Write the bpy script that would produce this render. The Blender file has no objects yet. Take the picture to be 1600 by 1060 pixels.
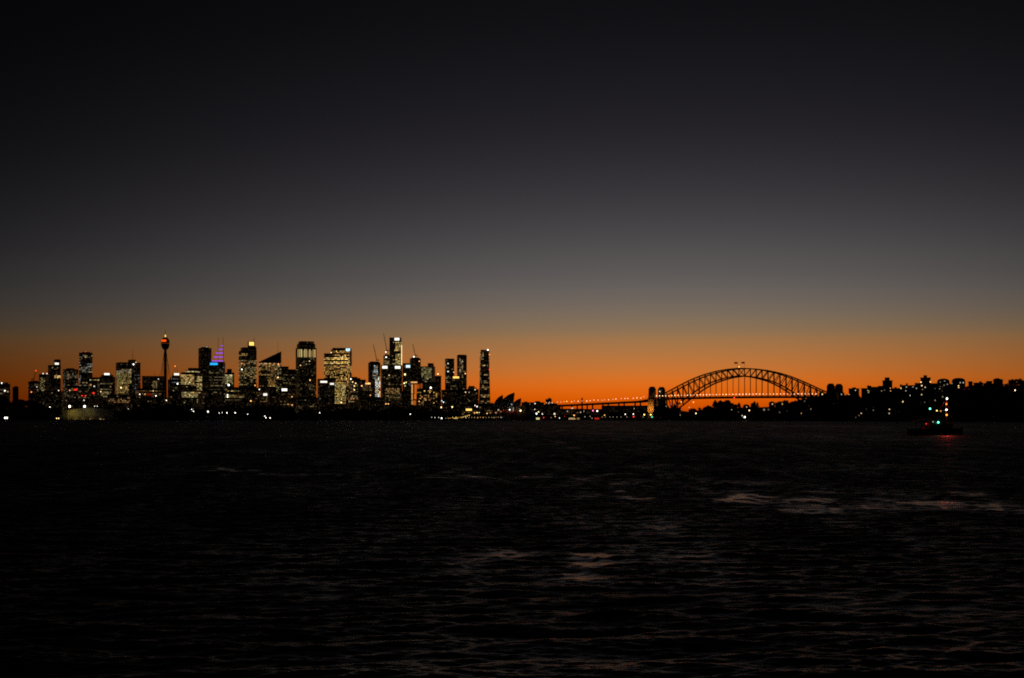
import bpy, bmesh, math, random
import numpy as np
from mathutils import Vector, Matrix

R = math.radians
scene = bpy.context.scene
col = scene.collection
rng = random.Random(11)

# ------------------------------------------------------------------ camera
FPX, HCAM, YHOR = 2000.0, 6.0, 653.0        # focal length in photo pixels, eye height, horizon row
cam_d = bpy.data.cameras.new('camera')
cam = bpy.data.objects.new('camera', cam_d); col.objects.link(cam)
cam.location = (0, 0, HCAM); cam.rotation_euler = (R(90), 0, 0)
cam_d.sensor_width = 36; cam_d.lens = FPX / 1600 * 36
cam_d.shift_y = (YHOR - 530) / 1600
cam_d.clip_start = 0.5; cam_d.clip_end = 90000
scene.camera = cam

# ------------------------------------------------------------------ dusk sky
def lin(v):
    v = v / 255.0
    return v / 12.92 if v <= 0.04045 else ((v + 0.055) / 1.055) ** 2.4
def slin(c): return tuple(lin(x) for x in c)

world = bpy.data.worlds.new('World'); scene.world = world; world.use_nodes = True
wn = world.node_tree; wn.nodes.clear()
def N(nt, t, **kw):
    n = nt.nodes.new(t)
    for k, v in kw.items(): setattr(n, k, v)
    return n
def M(nt, op, a, b=None, c=None):
    n = N(nt, 'ShaderNodeMath', operation=op)
    for i, v in enumerate((a, b, c)):
        if v is None: continue
        if isinstance(v, (int, float)): n.inputs[i].default_value = v
        else: nt.links.new(v, n.inputs[i])
    return n.outputs[0]
tc = N(wn, 'ShaderNodeTexCoord'); sp = N(wn, 'ShaderNodeSeparateXYZ')
wn.links.new(tc.outputs['Generated'], sp.inputs[0])
ramp = N(wn, 'ShaderNodeValToRGB'); cr = ramp.color_ramp
SKY = [(-0.05, (40, 14, 4)), (-0.002, (150, 48, 0)), (0.0065, (203, 74, 0)), (0.0205, (234, 103, 5)), (0.0365, (203, 119, 47)),
       (0.0614, (154, 119, 80)), (0.0713, (138, 114, 89)), (0.0812, (125, 110, 95)), (0.0961, (107, 100, 95)), (0.111, (95.5, 91.5, 90.5)), (0.142, (73, 70.5, 73)), (0.1738, (55, 52.8, 57)),
       (0.21, (37.5, 35.5, 40)), (0.2438, (28.5, 27, 31.5)), (0.275, (21, 20, 23.5)), (0.3017, (16, 14.6, 18)), (0.34, (11.5, 11, 14)), (0.45, (7, 7, 10)), (1.0, (4, 4, 6))]
# ramp domain: 0..1  <->  z -0.05..1.0
cr.interpolation = 'B_SPLINE'
while len(cr.elements) < len(SKY): cr.elements.new(0.5)
for e, (z, c) in zip(sorted(cr.elements, key=lambda e: e.position), SKY): pass
for i, (z, c) in enumerate(SKY):
    cr.elements[i].position = i * 1e-4
for i in range(len(SKY) - 1, -1, -1):
    z, c = SKY[i]
    cr.elements[i].position = (z + 0.05) / 1.05
    cr.elements[i].color = (*[v * (.955 if z > .05 else 1.0) for v in slin(c)], 1)
GLOW_AZ = math.atan((1020 - 800) / FPX)      # bearing where the sun went down
az = M(wn, 'SUBTRACT', M(wn, 'ARCTAN2', sp.outputs['X'], sp.outputs['Y']), GLOW_AZ)
# away from the glow the warm band hugs the horizon more closely
a2 = M(wn, 'MINIMUM', M(wn, 'MULTIPLY', az, az), 0.6)
ze = M(wn, 'ADD', sp.outputs['Z'], M(wn, 'MULTIPLY', M(wn, 'MULTIPLY', a2, 1.3), M(wn, 'MINIMUM', M(wn, 'MAXIMUM', M(wn, 'SUBTRACT', sp.outputs['Z'], 0.045), 0.0), 0.09)))
zr = M(wn, 'DIVIDE', M(wn, 'ADD', ze, 0.05), 1.05)
wn.links.new(zr, ramp.inputs[0])
k = M(wn, 'DIVIDE', az, R(16.0))
g = M(wn, 'EXPONENT', M(wn, 'MULTIPLY', M(wn, 'MULTIPLY', k, k), -0.5))
g = M(wn, 'ADD', M(wn, 'MULTIPLY', g, 0.97), 0.03)
g = M(wn, 'MULTIPLY', g, M(wn, 'ADD', M(wn, 'MULTIPLY', M(wn, 'MULTIPLY', a2, 16.0), M(wn, 'MINIMUM', M(wn, 'MAXIMUM', M(wn, 'SUBTRACT', sp.outputs['Z'], 0.045), 0.0), 0.09)), 1.0))
lowz = M(wn, 'MINIMUM', M(wn, 'MAXIMUM', M(wn, 'DIVIDE', M(wn, 'SUBTRACT', 0.06, sp.outputs['Z']), 0.03), 0.0), 1.0)
g = M(wn, 'MULTIPLY', g, M(wn, 'SUBTRACT', 1.0, M(wn, 'MULTIPLY', M(wn, 'MULTIPLY', a2, 1.25), lowz)))
mulc = N(wn, 'ShaderNodeVectorMath', operation='SCALE')
wn.links.new(ramp.outputs[0], mulc.inputs[0]); wn.links.new(g, mulc.inputs['Scale'])
bg1 = N(wn, 'ShaderNodeBackground'); wn.links.new(mulc.outputs[0], bg1.inputs[0]); bg1.inputs[1].default_value = 1.0
nis = N(wn, 'ShaderNodeTexSky'); nis.sky_type = 'NISHITA'; nis.sun_disc = False
nis.sun_elevation = R(-5); nis.sun_rotation = GLOW_AZ
bg2 = N(wn, 'ShaderNodeBackground'); wn.links.new(nis.outputs[0], bg2.inputs[0]); bg2.inputs[1].default_value = 0.015
add = N(wn, 'ShaderNodeAddShader'); wo = N(wn, 'ShaderNodeOutputWorld')
wn.links.new(bg1.outputs[0], add.inputs[0]); wn.links.new(bg2.outputs[0], add.inputs[1])
wn.links.new(add.outputs[0], wo.inputs[0])

scene.view_settings.view_transform = 'Standard'; scene.view_settings.look = 'None'
scene.view_settings.exposure = 0; scene.view_settings.gamma = 1
scene.render.engine = 'CYCLES'
scene.cycles.filter_width = 1.85
scene.cycles.use_denoising = False
scene.cycles.sample_clamp_indirect = 0.25
scene.cycles.sample_clamp_direct = 4.0
scene.cycles.max_bounces = 4

# ------------------------------------------------------------------ helpers
def P(px, py, D):
    return Vector(((px - 800) / FPX * D, D, HCAM + (YHOR - py) * D / FPX))
def PX(v): return (v[0] / v[1] * FPX + 800, YHOR - (v[2] - HCAM) / v[1] * FPX)
def zat(py, D): return HCAM + (YHOR - py) * D / FPX
def interp(t, pts):
    if t <= pts[0][0]: return pts[0][1]
    for (a, u), (b, v) in zip(pts, pts[1:]):
        if t <= b: return u + (v - u) * (t - a) / (b - a)
    return pts[-1][1]
def smooth(t): t = max(0, min(1, t)); return t * t * (3 - 2 * t)

class MB:
    def __init__(s): s.v = []; s.f = []; s.m = []
    def quad(s, pts, m=0):
        b = len(s.v); s.v += [tuple(p) for p in pts]; s.f.append(tuple(range(b, b + len(pts)))); s.m.append(m)
    def hexa(s, lo, hi, m=0):
        """lo, hi: matching closed loops (counter-clockwise from above)"""
        n = len(lo); b = len(s.v); s.v += [tuple(p) for p in lo] + [tuple(p) for p in hi]
        s.f.append(tuple(range(b + n - 1, b - 1, -1))); s.f.append(tuple(range(b + n, b + 2 * n))); s.m += [m, m]
        for i in range(n):
            j = (i + 1) % n
            s.f.append((b + i, b + j, b + n + j, b + n + i)); s.m.append(m)
    def box(s, x0, x1, y0, y1, z0, z1, m=0, taper=0.0):
        t = taper; cx, cy = (x0 + x1) / 2, (y0 + y1) / 2
        lo = [(x0, y0, z0), (x1, y0, z0), (x1, y1, z0), (x0, y1, z0)]
        hi = [(cx + (x - cx) * (1 - t), cy + (y - cy) * (1 - t), z1) for x, y, z in lo]
        s.hexa(lo, hi, m)
    def beam(s, p, q, w, h=None, m=0):
        p, q = Vector(p), Vector(q); d = (q - p)
        if d.length < 1e-6: return
        d.normalize(); up = Vector((0, 0, 1)) if abs(d.z) < 0.95 else Vector((0, 1, 0))
        a = d.cross(up).normalized() * (w / 2); b = a.cross(d).normalized() * ((h or w) / 2)
        s.hexa([p - a - b, p + a - b, p + a + b, p - a + b], [q - a - b, q + a - b, q + a + b, q - a + b], m)
    def lathe(s, prof, n=14, c=(0, 0), m=0):
        for (r0, z0), (r1, z1) in zip(prof, prof[1:]):
            for i in range(n):
                a0, a1 = 2 * math.pi * i / n, 2 * math.pi * (i + 1) / n
                s.quad([(c[0] + r0 * math.cos(a0), c[1] + r0 * math.sin(a0), z0), (c[0] + r0 * math.cos(a1), c[1] + r0 * math.sin(a1), z0),
                        (c[0] + r1 * math.cos(a1), c[1] + r1 * math.sin(a1), z1), (c[0] + r1 * math.cos(a0), c[1] + r1 * math.sin(a0), z1)], m)
    def mesh(s, name, mats):
        me = bpy.data.meshes.new(name); me.from_pydata(s.v, [], s.f)
        for m in (mats if isinstance(mats, (list, tuple)) else [mats]): me.materials.append(m)
        if any(s.m): me.polygons.foreach_set('material_index', s.m)
        me.update(); return me
    def build(s, name, mats, parent=None):
        o = bpy.data.objects.new(name, s.mesh(name, mats)); col.objects.link(o)
        if parent: o.parent = parent
        return o

def tag(o, label=None, cat=None, group=None, kind=None):
    if label: o['label'] = label
    if cat: o['category'] = cat
    if group: o['group'] = group
    if kind: o['kind'] = kind
    return o
def empty(name, loc, rz, label, cat, group=None):
    o = bpy.data.objects.new(name, None); col.objects.link(o); o.empty_display_size = 2
    o.location = loc; o.rotation_euler = (0, 0, rz); return tag(o, label, cat, group)
def inst(name, mesh, parent, loc=(0, 0, 0), scale=(1, 1, 1), rz=0.0):
    o = bpy.data.objects.new(name, mesh); col.objects.link(o); o.parent = parent
    o.location = loc; o.scale = scale; o.rotation_euler = (0, 0, rz); return o
def copy_tree(o, parent=None):
    c = o.copy(); col.objects.link(c)
    if parent: c.parent = parent
    for ch in list(o.children): copy_tree(ch, c)
    return c

# ------------------------------------------------------------------ materials
def pbr(name, c, rough=0.7, metal=0.0, noise=0.25, scale=0.2, spec=0.3):
    m = bpy.data.materials.new(name); m.use_nodes = True; nt = m.node_tree; b = nt.nodes['Principled BSDF']
    t = N(nt, 'ShaderNodeTexCoord'); n = N(nt, 'ShaderNodeTexNoise'); n.inputs['Scale'].default_value = scale; n.inputs['Detail'].default_value = 4
    nt.links.new(t.outputs['Object'], n.inputs['Vector'])
    r = N(nt, 'ShaderNodeValToRGB'); r.color_ramp.elements[0].position = .3; r.color_ramp.elements[1].position = .7
    r.color_ramp.elements[0].color = (*[x * (1 - noise) for x in c], 1); r.color_ramp.elements[1].color = (*[min(1, x * (1 + noise)) for x in c], 1)
    nt.links.new(n.outputs['Fac'], r.inputs[0]); nt.links.new(r.outputs[0], b.inputs['Base Color'])
    b.inputs['Roughness'].default_value = rough; b.inputs['Metallic'].default_value = metal; b.inputs['Specular IOR Level'].default_value = spec
    return m
def facade(name, wall, glass, floor=3.9, bay=3.0):
    """spandrel and dark glass grid, laid out in metres on the wall"""
    m = bpy.data.materials.new(name); m.use_nodes = True; nt = m.node_tree; b = nt.nodes['Principled BSDF']
    t = N(nt, 'ShaderNodeTexCoord'); s = N(nt, 'ShaderNodeSeparateXYZ'); nt.links.new(t.outputs['Object'], s.inputs[0])
    u = M(nt, 'ADD', s.outputs['X'], s.outputs['Y']); cb = N(nt, 'ShaderNodeCombineXYZ')
    nt.links.new(u, cb.inputs[0]); nt.links.new(s.outputs['Z'], cb.inputs[1])
    br = N(nt, 'ShaderNodeTexBrick'); br.offset = 0
    br.inputs['Scale'].default_value = 1; br.inputs['Brick Width'].default_value = bay; br.inputs['Row Height'].default_value = floor
    br.inputs['Mortar Size'].default_value = 0.45; br.inputs['Mortar Smooth'].default_value = 0
    br.inputs['Color1'].default_value = (*glass, 1); br.inputs['Color2'].default_value = (*[x * 1.8 for x in glass], 1)
    br.inputs['Mortar'].default_value = (*wall, 1)
    nt.links.new(cb.outputs[0], br.inputs['Vector']); nt.links.new(br.outputs['Color'], b.inputs['Base Color'])
    rr = M(nt, 'ADD', M(nt, 'MULTIPLY', br.outputs['Fac'], 0.45), 0.3); nt.links.new(rr, b.inputs['Roughness'])
    b.inputs['Specular IOR Level'].default_value = 0.25
    return m
EM = {}
PAL = {'W': (1, .66, .27), 'Y': (1, .60, .13), 'G': (.95, .82, .33), 'N': (1, .94, .80), 'C': (.72, .92, 1), 'O': (1, .21, .018),
       'R': (1, .035, .015), 'B': (.02, .45, 1), 'V': (.34, .07, 1), 'T': (.10, .95, .55), 'K': (.80, .16, .42), 'E': (.60, .50, .36), 'A': (1, .47, .15), 'P': (1, .56, .33), 'M': (1, .76, .44), 'F': (1, .095, .005)}
def em(c, lv):
    k = (c, round(lv, 3))
    if k not in EM:
        m = bpy.data.materials.new('lit_%s_%g' % k); m.use_nodes = True; nt = m.node_tree; nt.nodes.clear()
        e = N(nt, 'ShaderNodeEmission'); e.inputs[0].default_value = (*PAL[c], 1); e.inputs[1].default_value = lv
        o = N(nt, 'ShaderNodeOutputMaterial'); nt.links.new(e.outputs[0], o.inputs[0])
        m.cycles.emission_sampling = 'NONE' if lv < 3.5 else 'AUTO'; EM[k] = m
    return EM[k]
MAT = {
    'glass': facade('dark_glass_curtain_wall', (.05, .05, .055), (.02, .022, .028)),
    'stone': facade('precast_stone_wall', (.13, .115, .10), (.02, .02, .024), 3.8, 2.6),
    'brick': facade('brick_apartment_wall', (.10, .055, .04), (.015, .015, .018), 3.1, 3.6),
    'pale': facade('pale_rendered_wall', (.20, .18, .155), (.02, .02, .022), 3.2, 3.2),
    'roof': pbr('roof_grey', (.06, .058, .055), .8), 'tile': pbr('roof_tile', (.12, .05, .035), .8, scale=.6),
    'steel': pbr('painted_steel', (.045, .043, .042), .55, .3), 'metal': pbr('dark_metal', (.05, .05, .05), .5, .6),
    'granite': pbr('pylon_granite', (.30, .25, .20), .85, scale=.12), 'concrete': pbr('concrete', (.18, .17, .16), .85),
    'shell': pbr('shell_tiles', (.42, .40, .36), .5, scale=.08, noise=.1), 'podium': pbr('podium_granite', (.16, .11, .09), .8),
    'leaf': pbr('foliage', (.028, .036, .016), .9, scale=.35, noise=.5, spec=.1), 'bark': pbr('bark', (.05, .036, .026), .9, scale=2),
    'soil': pbr('parkland_ground', (.022, .027, .013), .95, scale=.03, noise=.5, spec=.1), 'rock': pbr('seawall_stone', (.07, .06, .05), .9, scale=.2),
    'hullm': pbr('hull_paint', (.012, .012, .014), .5, scale=.8), 'cabin': pbr('cabin_paint', (.05, .045, .045), .5, scale=.8),
    'redp': pbr('red_paint', (.22, .03, .025), .5, scale=.8), 'rubber': pbr('rubber', (.02, .02, .02), .9), 'flagc': pbr('flag_cloth', (.03, .03, .08), .9),
    'shed': pbr('corrugated_shed', (.42, .38, .25), .7, scale=.05, noise=.3), 'crane': pbr('crane_paint', (.09, .05, .03), .6), 'bglass': pbr('dark_glass', (.01, .011, .013), .15),
}

# ------------------------------------------------------------------ water
def make_water():
    rr = np.random.RandomState(5)
    ypx = np.concatenate([np.linspace(1150, 922, 310), YHOR + HCAM * FPX / np.exp(np.linspace(np.log(44.8), np.log(560), 1350)), np.linspace(673, 653.6, 60)])
    Drow = HCAM * FPX / (ypx - YHOR); Drow = np.concatenate([Drow[Drow < 6500], [7100.]])
    spacing = np.gradient(Drow)
    U = np.linspace(-.56, .56, 1300)
    Dn = Drow[0] - np.cumsum(np.linspace(.12, 1.6, 70)); Drow = np.concatenate([Dn[::-1], Drow]); spacing = np.gradient(Drow)   # on past the camera's feet
    De = np.maximum(Drow, 24.0)
    side = 260 * (np.arange(1, 171) / 170) ** 1.7                       # metres beyond the fan on both sides
    X = np.concatenate([-.56 * De[:, None] - side[::-1], U * De[:, None], .56 * De[:, None] + side], axis=1)
    D2 = np.repeat(Drow[:, None], X.shape[1], axis=1); Y = D2
    csp = np.abs(np.gradient(X, axis=1)) * .45
    # slicks: long glassy lanes left on the surface, in world metres
    lanes = [  # px start, px end, py start, py end, half width px, strength
        (330, 1040, 737, 748, 3.5, .75), (960, 1240, 752, 762, 4, .6), (1190, 1700, 764, 778, 3.5, .6),
        (1000, 1720, 779, 793, 7, 1.0), (1040, 1280, 795, 798, 4.5, 1.0), (1300, 1640, 797, 791, 5, .95),
        (710, 900, 865, 874, 7, 1.0), (740, 890, 884, 898, 6, .8), (980, 1110, 822, 838, 4.5, .75),
        (980, 1060, 855, 864, 5, .5), (1000, 1060, 930, 948, 6, .6), (1290, 1335, 884, 898, 4, .6), (900, 1010, 905, 915, 4, .5),
        (1080, 1200, 985, 1003, 6, .6), (300, 480, 975, 962, 5, .5), (200, 290, 812, 818, 4, .5), (90, 200, 760, 766, 3, .55),
        (480, 700, 905, 1000, 4, .3), (1400, 1600, 960, 940, 5, .4), (420, 620, 955, 940, 7, .4), (1100, 1300, 905, 898, 5, .4)]
    slick = np.zeros_like(X)
    wob = np.zeros_like(X)
    for i in range(9):
        w = 2 * np.pi / np.exp(rr.uniform(np.log(4), np.log(60))); a = rr.uniform(0, np.pi)
        wob += np.sin(w * (X * np.cos(a) + Y * np.sin(a) * .6) + rr.uniform(0, 6.28))
    wob /= 3
    for (xa, xb, ya, yb, hw, st) in lanes:
        Da, Db = HCAM * FPX / (ya - YHOR), HCAM * FPX / (yb - YHOR)
        A = np.array([(xa - 800) / FPX * Da, Da]); B = np.array([(xb - 800) / FPX * Db, Db]); dv = B - A; L2 = dv @ dv
        t = ((X - A[0]) * dv[0] + (Y - A[1]) * dv[1]) / L2
        tc_ = np.clip(t, 0, 1)
        # distance to the lane, in metres of depth; half width grows out to metres
        dist = np.hypot((X - A[0] - tc_ * dv[0]) * .35, Y - A[1] - tc_ * dv[1])
        Dm = (Da + Db) / 2; hwm = hw * Dm * Dm / (HCAM * FPX)
        for k_ in range(4):
            ph = rr.uniform(0, 6.28, 3); o_ = (k_ - 1.5) * .55 * hwm
            mea = hwm * (.5 * np.sin(X * 2 * np.pi / (Dm * .12) + ph[0]) + .35 * np.sin(X * 2 * np.pi / (Dm * .05) + ph[1]) + .2 * np.sin(X * 2 * np.pi / (Dm * .021) + ph[2]))
            dist = np.hypot((X - A[0] - tc_ * dv[0]) * .35, Y - A[1] - tc_ * dv[1] + mea + o_)
            brk = np.clip((.95 if st > .85 else .6) + (.45 if st > .85 else .9) * np.sin(X * 2 * np.pi / (Dm * (.2 if st > .9 else .09)) + ph[2] * 2) * np.sin(X * 2 * np.pi / (Dm * (.43 if st > .9 else .2)) + ph[0] * 3) + .4 * wob, 0, 1.1)
            slick = np.maximum(slick, st * np.exp(-(dist / (hwm * .40)) ** 2) * brk)
    slick = np.clip(slick, 0, 1)
    gust = np.zeros_like(X)
    for i in range(12):
        w = 2 * np.pi / np.exp(rr.uniform(np.log(15), np.log(220))); a = rr.normal(np.pi / 2, .45)
        gust += np.sin(w * (X * np.cos(a) + Y * np.sin(a)) + rr.uniform(0, 6.28))
    gust = .5 + .5 * np.tanh(gust / 2.2)
    fleck = np.zeros_like(X)                                # cat's-paws breaking the lanes up
    for i in range(14):
        w = 2 * np.pi / np.exp(rr.uniform(np.log(2.5), np.log(22))); a = rr.uniform(0, np.pi)
        fleck += np.sin(w * (X * np.cos(a) * .8 + Y * np.sin(a) * .5) + rr.uniform(0, 6.28))
    fleck = np.clip(.6 + fleck / 3.6, 0, 1.2)
    calm = np.clip(slick * fleck + .25 * (1 - gust) * fleck, 0, 1)
    Z = np.zeros_like(X); var = np.zeros_like(X)
    n = 80; lam = np.exp(np.linspace(np.log(.16), np.log(4.2), n)); ss = WAVE_SLOPE / math.sqrt(n / 2)
    sp2 = np.maximum(np.abs(spacing)[:, None], csp)
    for i in range(n):
        l = lam[i] * rr.uniform(.93, 1.07)
        a = np.pi / 2 + rr.normal(.1, .36 if l > 1.2 else .5)
        s = ss * (1.1 if l < 1.2 else (.9 if l < 2.4 else .6))
        kk = 2 * np.pi / l
        damp = 1 - (.78 if l < 3.2 else .5) * calm
        res = np.clip((l / sp2 - 2.2) / 2.5, 0, 1)          # only waves the mesh can carry
        ph = kk * (X * np.cos(a) + Y * np.sin(a)) + rr.uniform(0, 6.28)
        sn = np.sin(ph)
        Z += (s / kk) * damp * res * (sn + .25 * np.cos(2 * ph))
        var += (1 - res ** 2) * (s * damp) ** 2 / 2
    Z *= np.clip((3000 - D2) / 2000, 0, 1)
    alpha = np.sqrt(2 * (var * .9 + (.035 * (1 - .7 * calm)) ** 2)); rough = np.sqrt(np.clip(alpha, .002, .36))
    nr, nc = X.shape
    co = np.stack([X, Y, Z], -1).reshape(-1, 3).astype(np.float32)
    idx = np.arange(nr * nc).reshape(nr, nc)
    q = np.stack([idx[:-1, :-1], idx[:-1, 1:], idx[1:, 1:], idx[1:, :-1]], -1).reshape(-1, 4).astype(np.int32)
    me = bpy.data.meshes.new('harbour_water'); me.vertices.add(len(co)); me.vertices.foreach_set('co', co.ravel())
    me.loops.add(q.size); me.loops.foreach_set('vertex_index', q.ravel())
    me.polygons.add(len(q)); me.polygons.foreach_set('loop_start', np.arange(0, q.size, 4, dtype=np.int32))
    me.polygons.foreach_set('use_smooth', np.ones(len(q), dtype=bool))
    at = me.attributes.new('chop', 'FLOAT', 'POINT'); at.data.foreach_set('value', rough.ravel().astype(np.float32))
    me.update(); me.validate()
    m = bpy.data.materials.new('harbour_water'); m.use_nodes = True; nt = m.node_tree; b = nt.nodes['Principled BSDF']
    b.inputs['Base Color'].default_value = (.003, .004, .005, 1); b.inputs['IOR'].default_value = 1.33
    b.inputs['Specular IOR Level'].default_value = WATER_SPEC
    a = N(nt, 'ShaderNodeAttribute'); a.attribute_name = 'chop'
    t = N(nt, 'ShaderNodeTexCoord')
    # wind streaks: ripple strength varies along and across the wind
    def noise(sx, sy, detail, rough=.6):
        mp = N(nt, 'ShaderNodeMapping'); mp.inputs['Scale'].default_value = (sx, sy, 1); nt.links.new(t.outputs['Object'], mp.inputs[0])
        n_ = N(nt, 'ShaderNodeTexNoise'); n_.inputs['Scale'].default_value = 1; n_.inputs['Detail'].default_value = detail; n_.inputs['Roughness'].default_value = rough
        nt.links.new(mp.outputs[0], n_.inputs['Vector']); return n_.outputs['Fac']
    s1 = noise(1 / 7, 1 / 42, 6, .7); s2 = noise(1 / 90, 1 / 260, 3)
    v = M(nt, 'ADD', M(nt, 'MULTIPLY', M(nt, 'SUBTRACT', s1, .5), 1.5), M(nt, 'MULTIPLY', M(nt, 'SUBTRACT', s2, .5), .7))
    rg = M(nt, 'MULTIPLY', a.outputs['Fac'], M(nt, 'ADD', v, 1.0))
    cl = N(nt, 'ShaderNodeClamp'); cl.inputs[1].default_value = .05; cl.inputs[2].default_value = .8
    nt.links.new(rg, cl.inputs[0]); nt.links.new(cl.outputs[0], b.inputs['Roughness'])
    bp = N(nt, 'ShaderNodeBump'); bp.inputs['Strength'].default_value = .5; bp.inputs['Distance'].default_value = .06
    nt.links.new(noise(2.6, 4.2, 4, .6), bp.inputs['Height']); nt.links.new(bp.outputs[0], b.inputs['Normal'])
    me.materials.append(m)
    o = bpy.data.objects.new('harbour_water', me); col.objects.link(o); tag(o, kind='structure')
    s = MB(); s.quad([(-5500, -900, -.55), (5500, -900, -.55), (5500, 7200, -.55), (-5500, 7200, -.55)])
    m2 = pbr('open_water', (.003, .004, .005), .62, spec=WATER_SPEC)
    tag(s.build('open_water', m2), kind='structure')
WAVE_SLOPE = .22; WATER_SPEC = .26
make_water()
# ------------------------------------------------------------------ land
SHORE_S = [(-200, 2350), (60, 2450), (110, 2780), (300, 2950), (640, 2990), (690, 2960), (780, 2960), (860, 3150), (1030, 3300), (1100, 3400)]
def g_south(px, D):
    s = interp(px, SHORE_S); d = D - s
    if d < 0: return -4
    park = interp(px, [(-200, 30), (40, 28), (90, 14), (180, 13), (300, 15), (640, 15), (690, 6), (760, 3.5), (1100, 4)])
    back = interp(px, [(-200, 34), (100, 24), (640, 22), (760, 10), (860, 12), (1100, 14)])
    z = 2 + (park - 2) * smooth((d - 4) / interp(px, [(-200, 60), (90, 110), (640, 120), (1100, 60)]))
    return z + (back - park) * smooth((d - 300) / 700)
SHORE_N = [(980, 2820), (1040, 2800), (1100, 2640), (1250, 2480), (1330, 2320), (1440, 2100), (1500, 1950), (1700, 1600)]
def g_north(px, D):
    s = interp(px, SHORE_N); d = D - s
    if d < 0: return -4
    pk = interp(px, [(980, 1), (1050, 6), (1090, 12), (1115, 25), (1150, 23), (1180, 17), (1230, 20), (1270, 28), (1330, 36), (1400, 46), (1480, 53), (1515, 56), (1560, 60), (1600, 62), (1700, 58)])
    w = interp(px, [(980, 120), (1250, 180), (1700, 420)])
    return 1.2 + (pk - 1.2) * smooth((d - 5) / w)
def g_far(px, D):
    s = 6200; d = D - s
    if d < 0: return -4
    pk = interp(px, [(780, 40), (900, 36), (1040, 34), (1075, 36), (1100, 52), (1160, 60), (1240, 66), (1340, 70)])
    return 1 + (pk - 1) * smooth(d / 500)
def land(name, gf, pxs, ds_f, mat):
    rows = []
    for px in pxs:
        rows.append([Vector(((px - 800) / FPX * D, D, gf(px, D) + (rng.uniform(-.6, .6) if D > ds_f(px)[2] else 0))) for D in ds_f(px)])
    me = bpy.data.meshes.new(name); v = [p for r in rows for p in r]; n = len(rows[0])
    f = [(i * n + j, (i + 1) * n + j, (i + 1) * n + j + 1, i * n + j + 1) for i in range(len(rows) - 1) for j in range(n - 1)]
    me.from_pydata(v, [], f); me.materials.append(mat); me.update()
    o = bpy.data.objects.new(name, me); col.objects.link(o); tag(o, kind='structure')
OFF = [-30, -.1, 0.1, 5, 15, 30, 50, 75, 100, 130, 180, 250, 320, 450, 600, 800, 1100, 1600, 2600]
def lin_range(a, b, s): return [a + s * i for i in range(int((b - a) / s) + 1)]
land('city_ground', g_south, lin_range(-200, 1100, 12), lambda px: [interp(px, SHORE_S) + o for o in OFF], MAT['soil'])
land('headland', g_north, lin_range(980, 1700, 10), lambda px: [interp(px, SHORE_N) + o * .42 for o in OFF], MAT['soil'])
land('far_hills', g_far, lin_range(780, 1340, 14), lambda px: [6200 + o for o in OFF[1:-2]], MAT['soil'])

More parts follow.
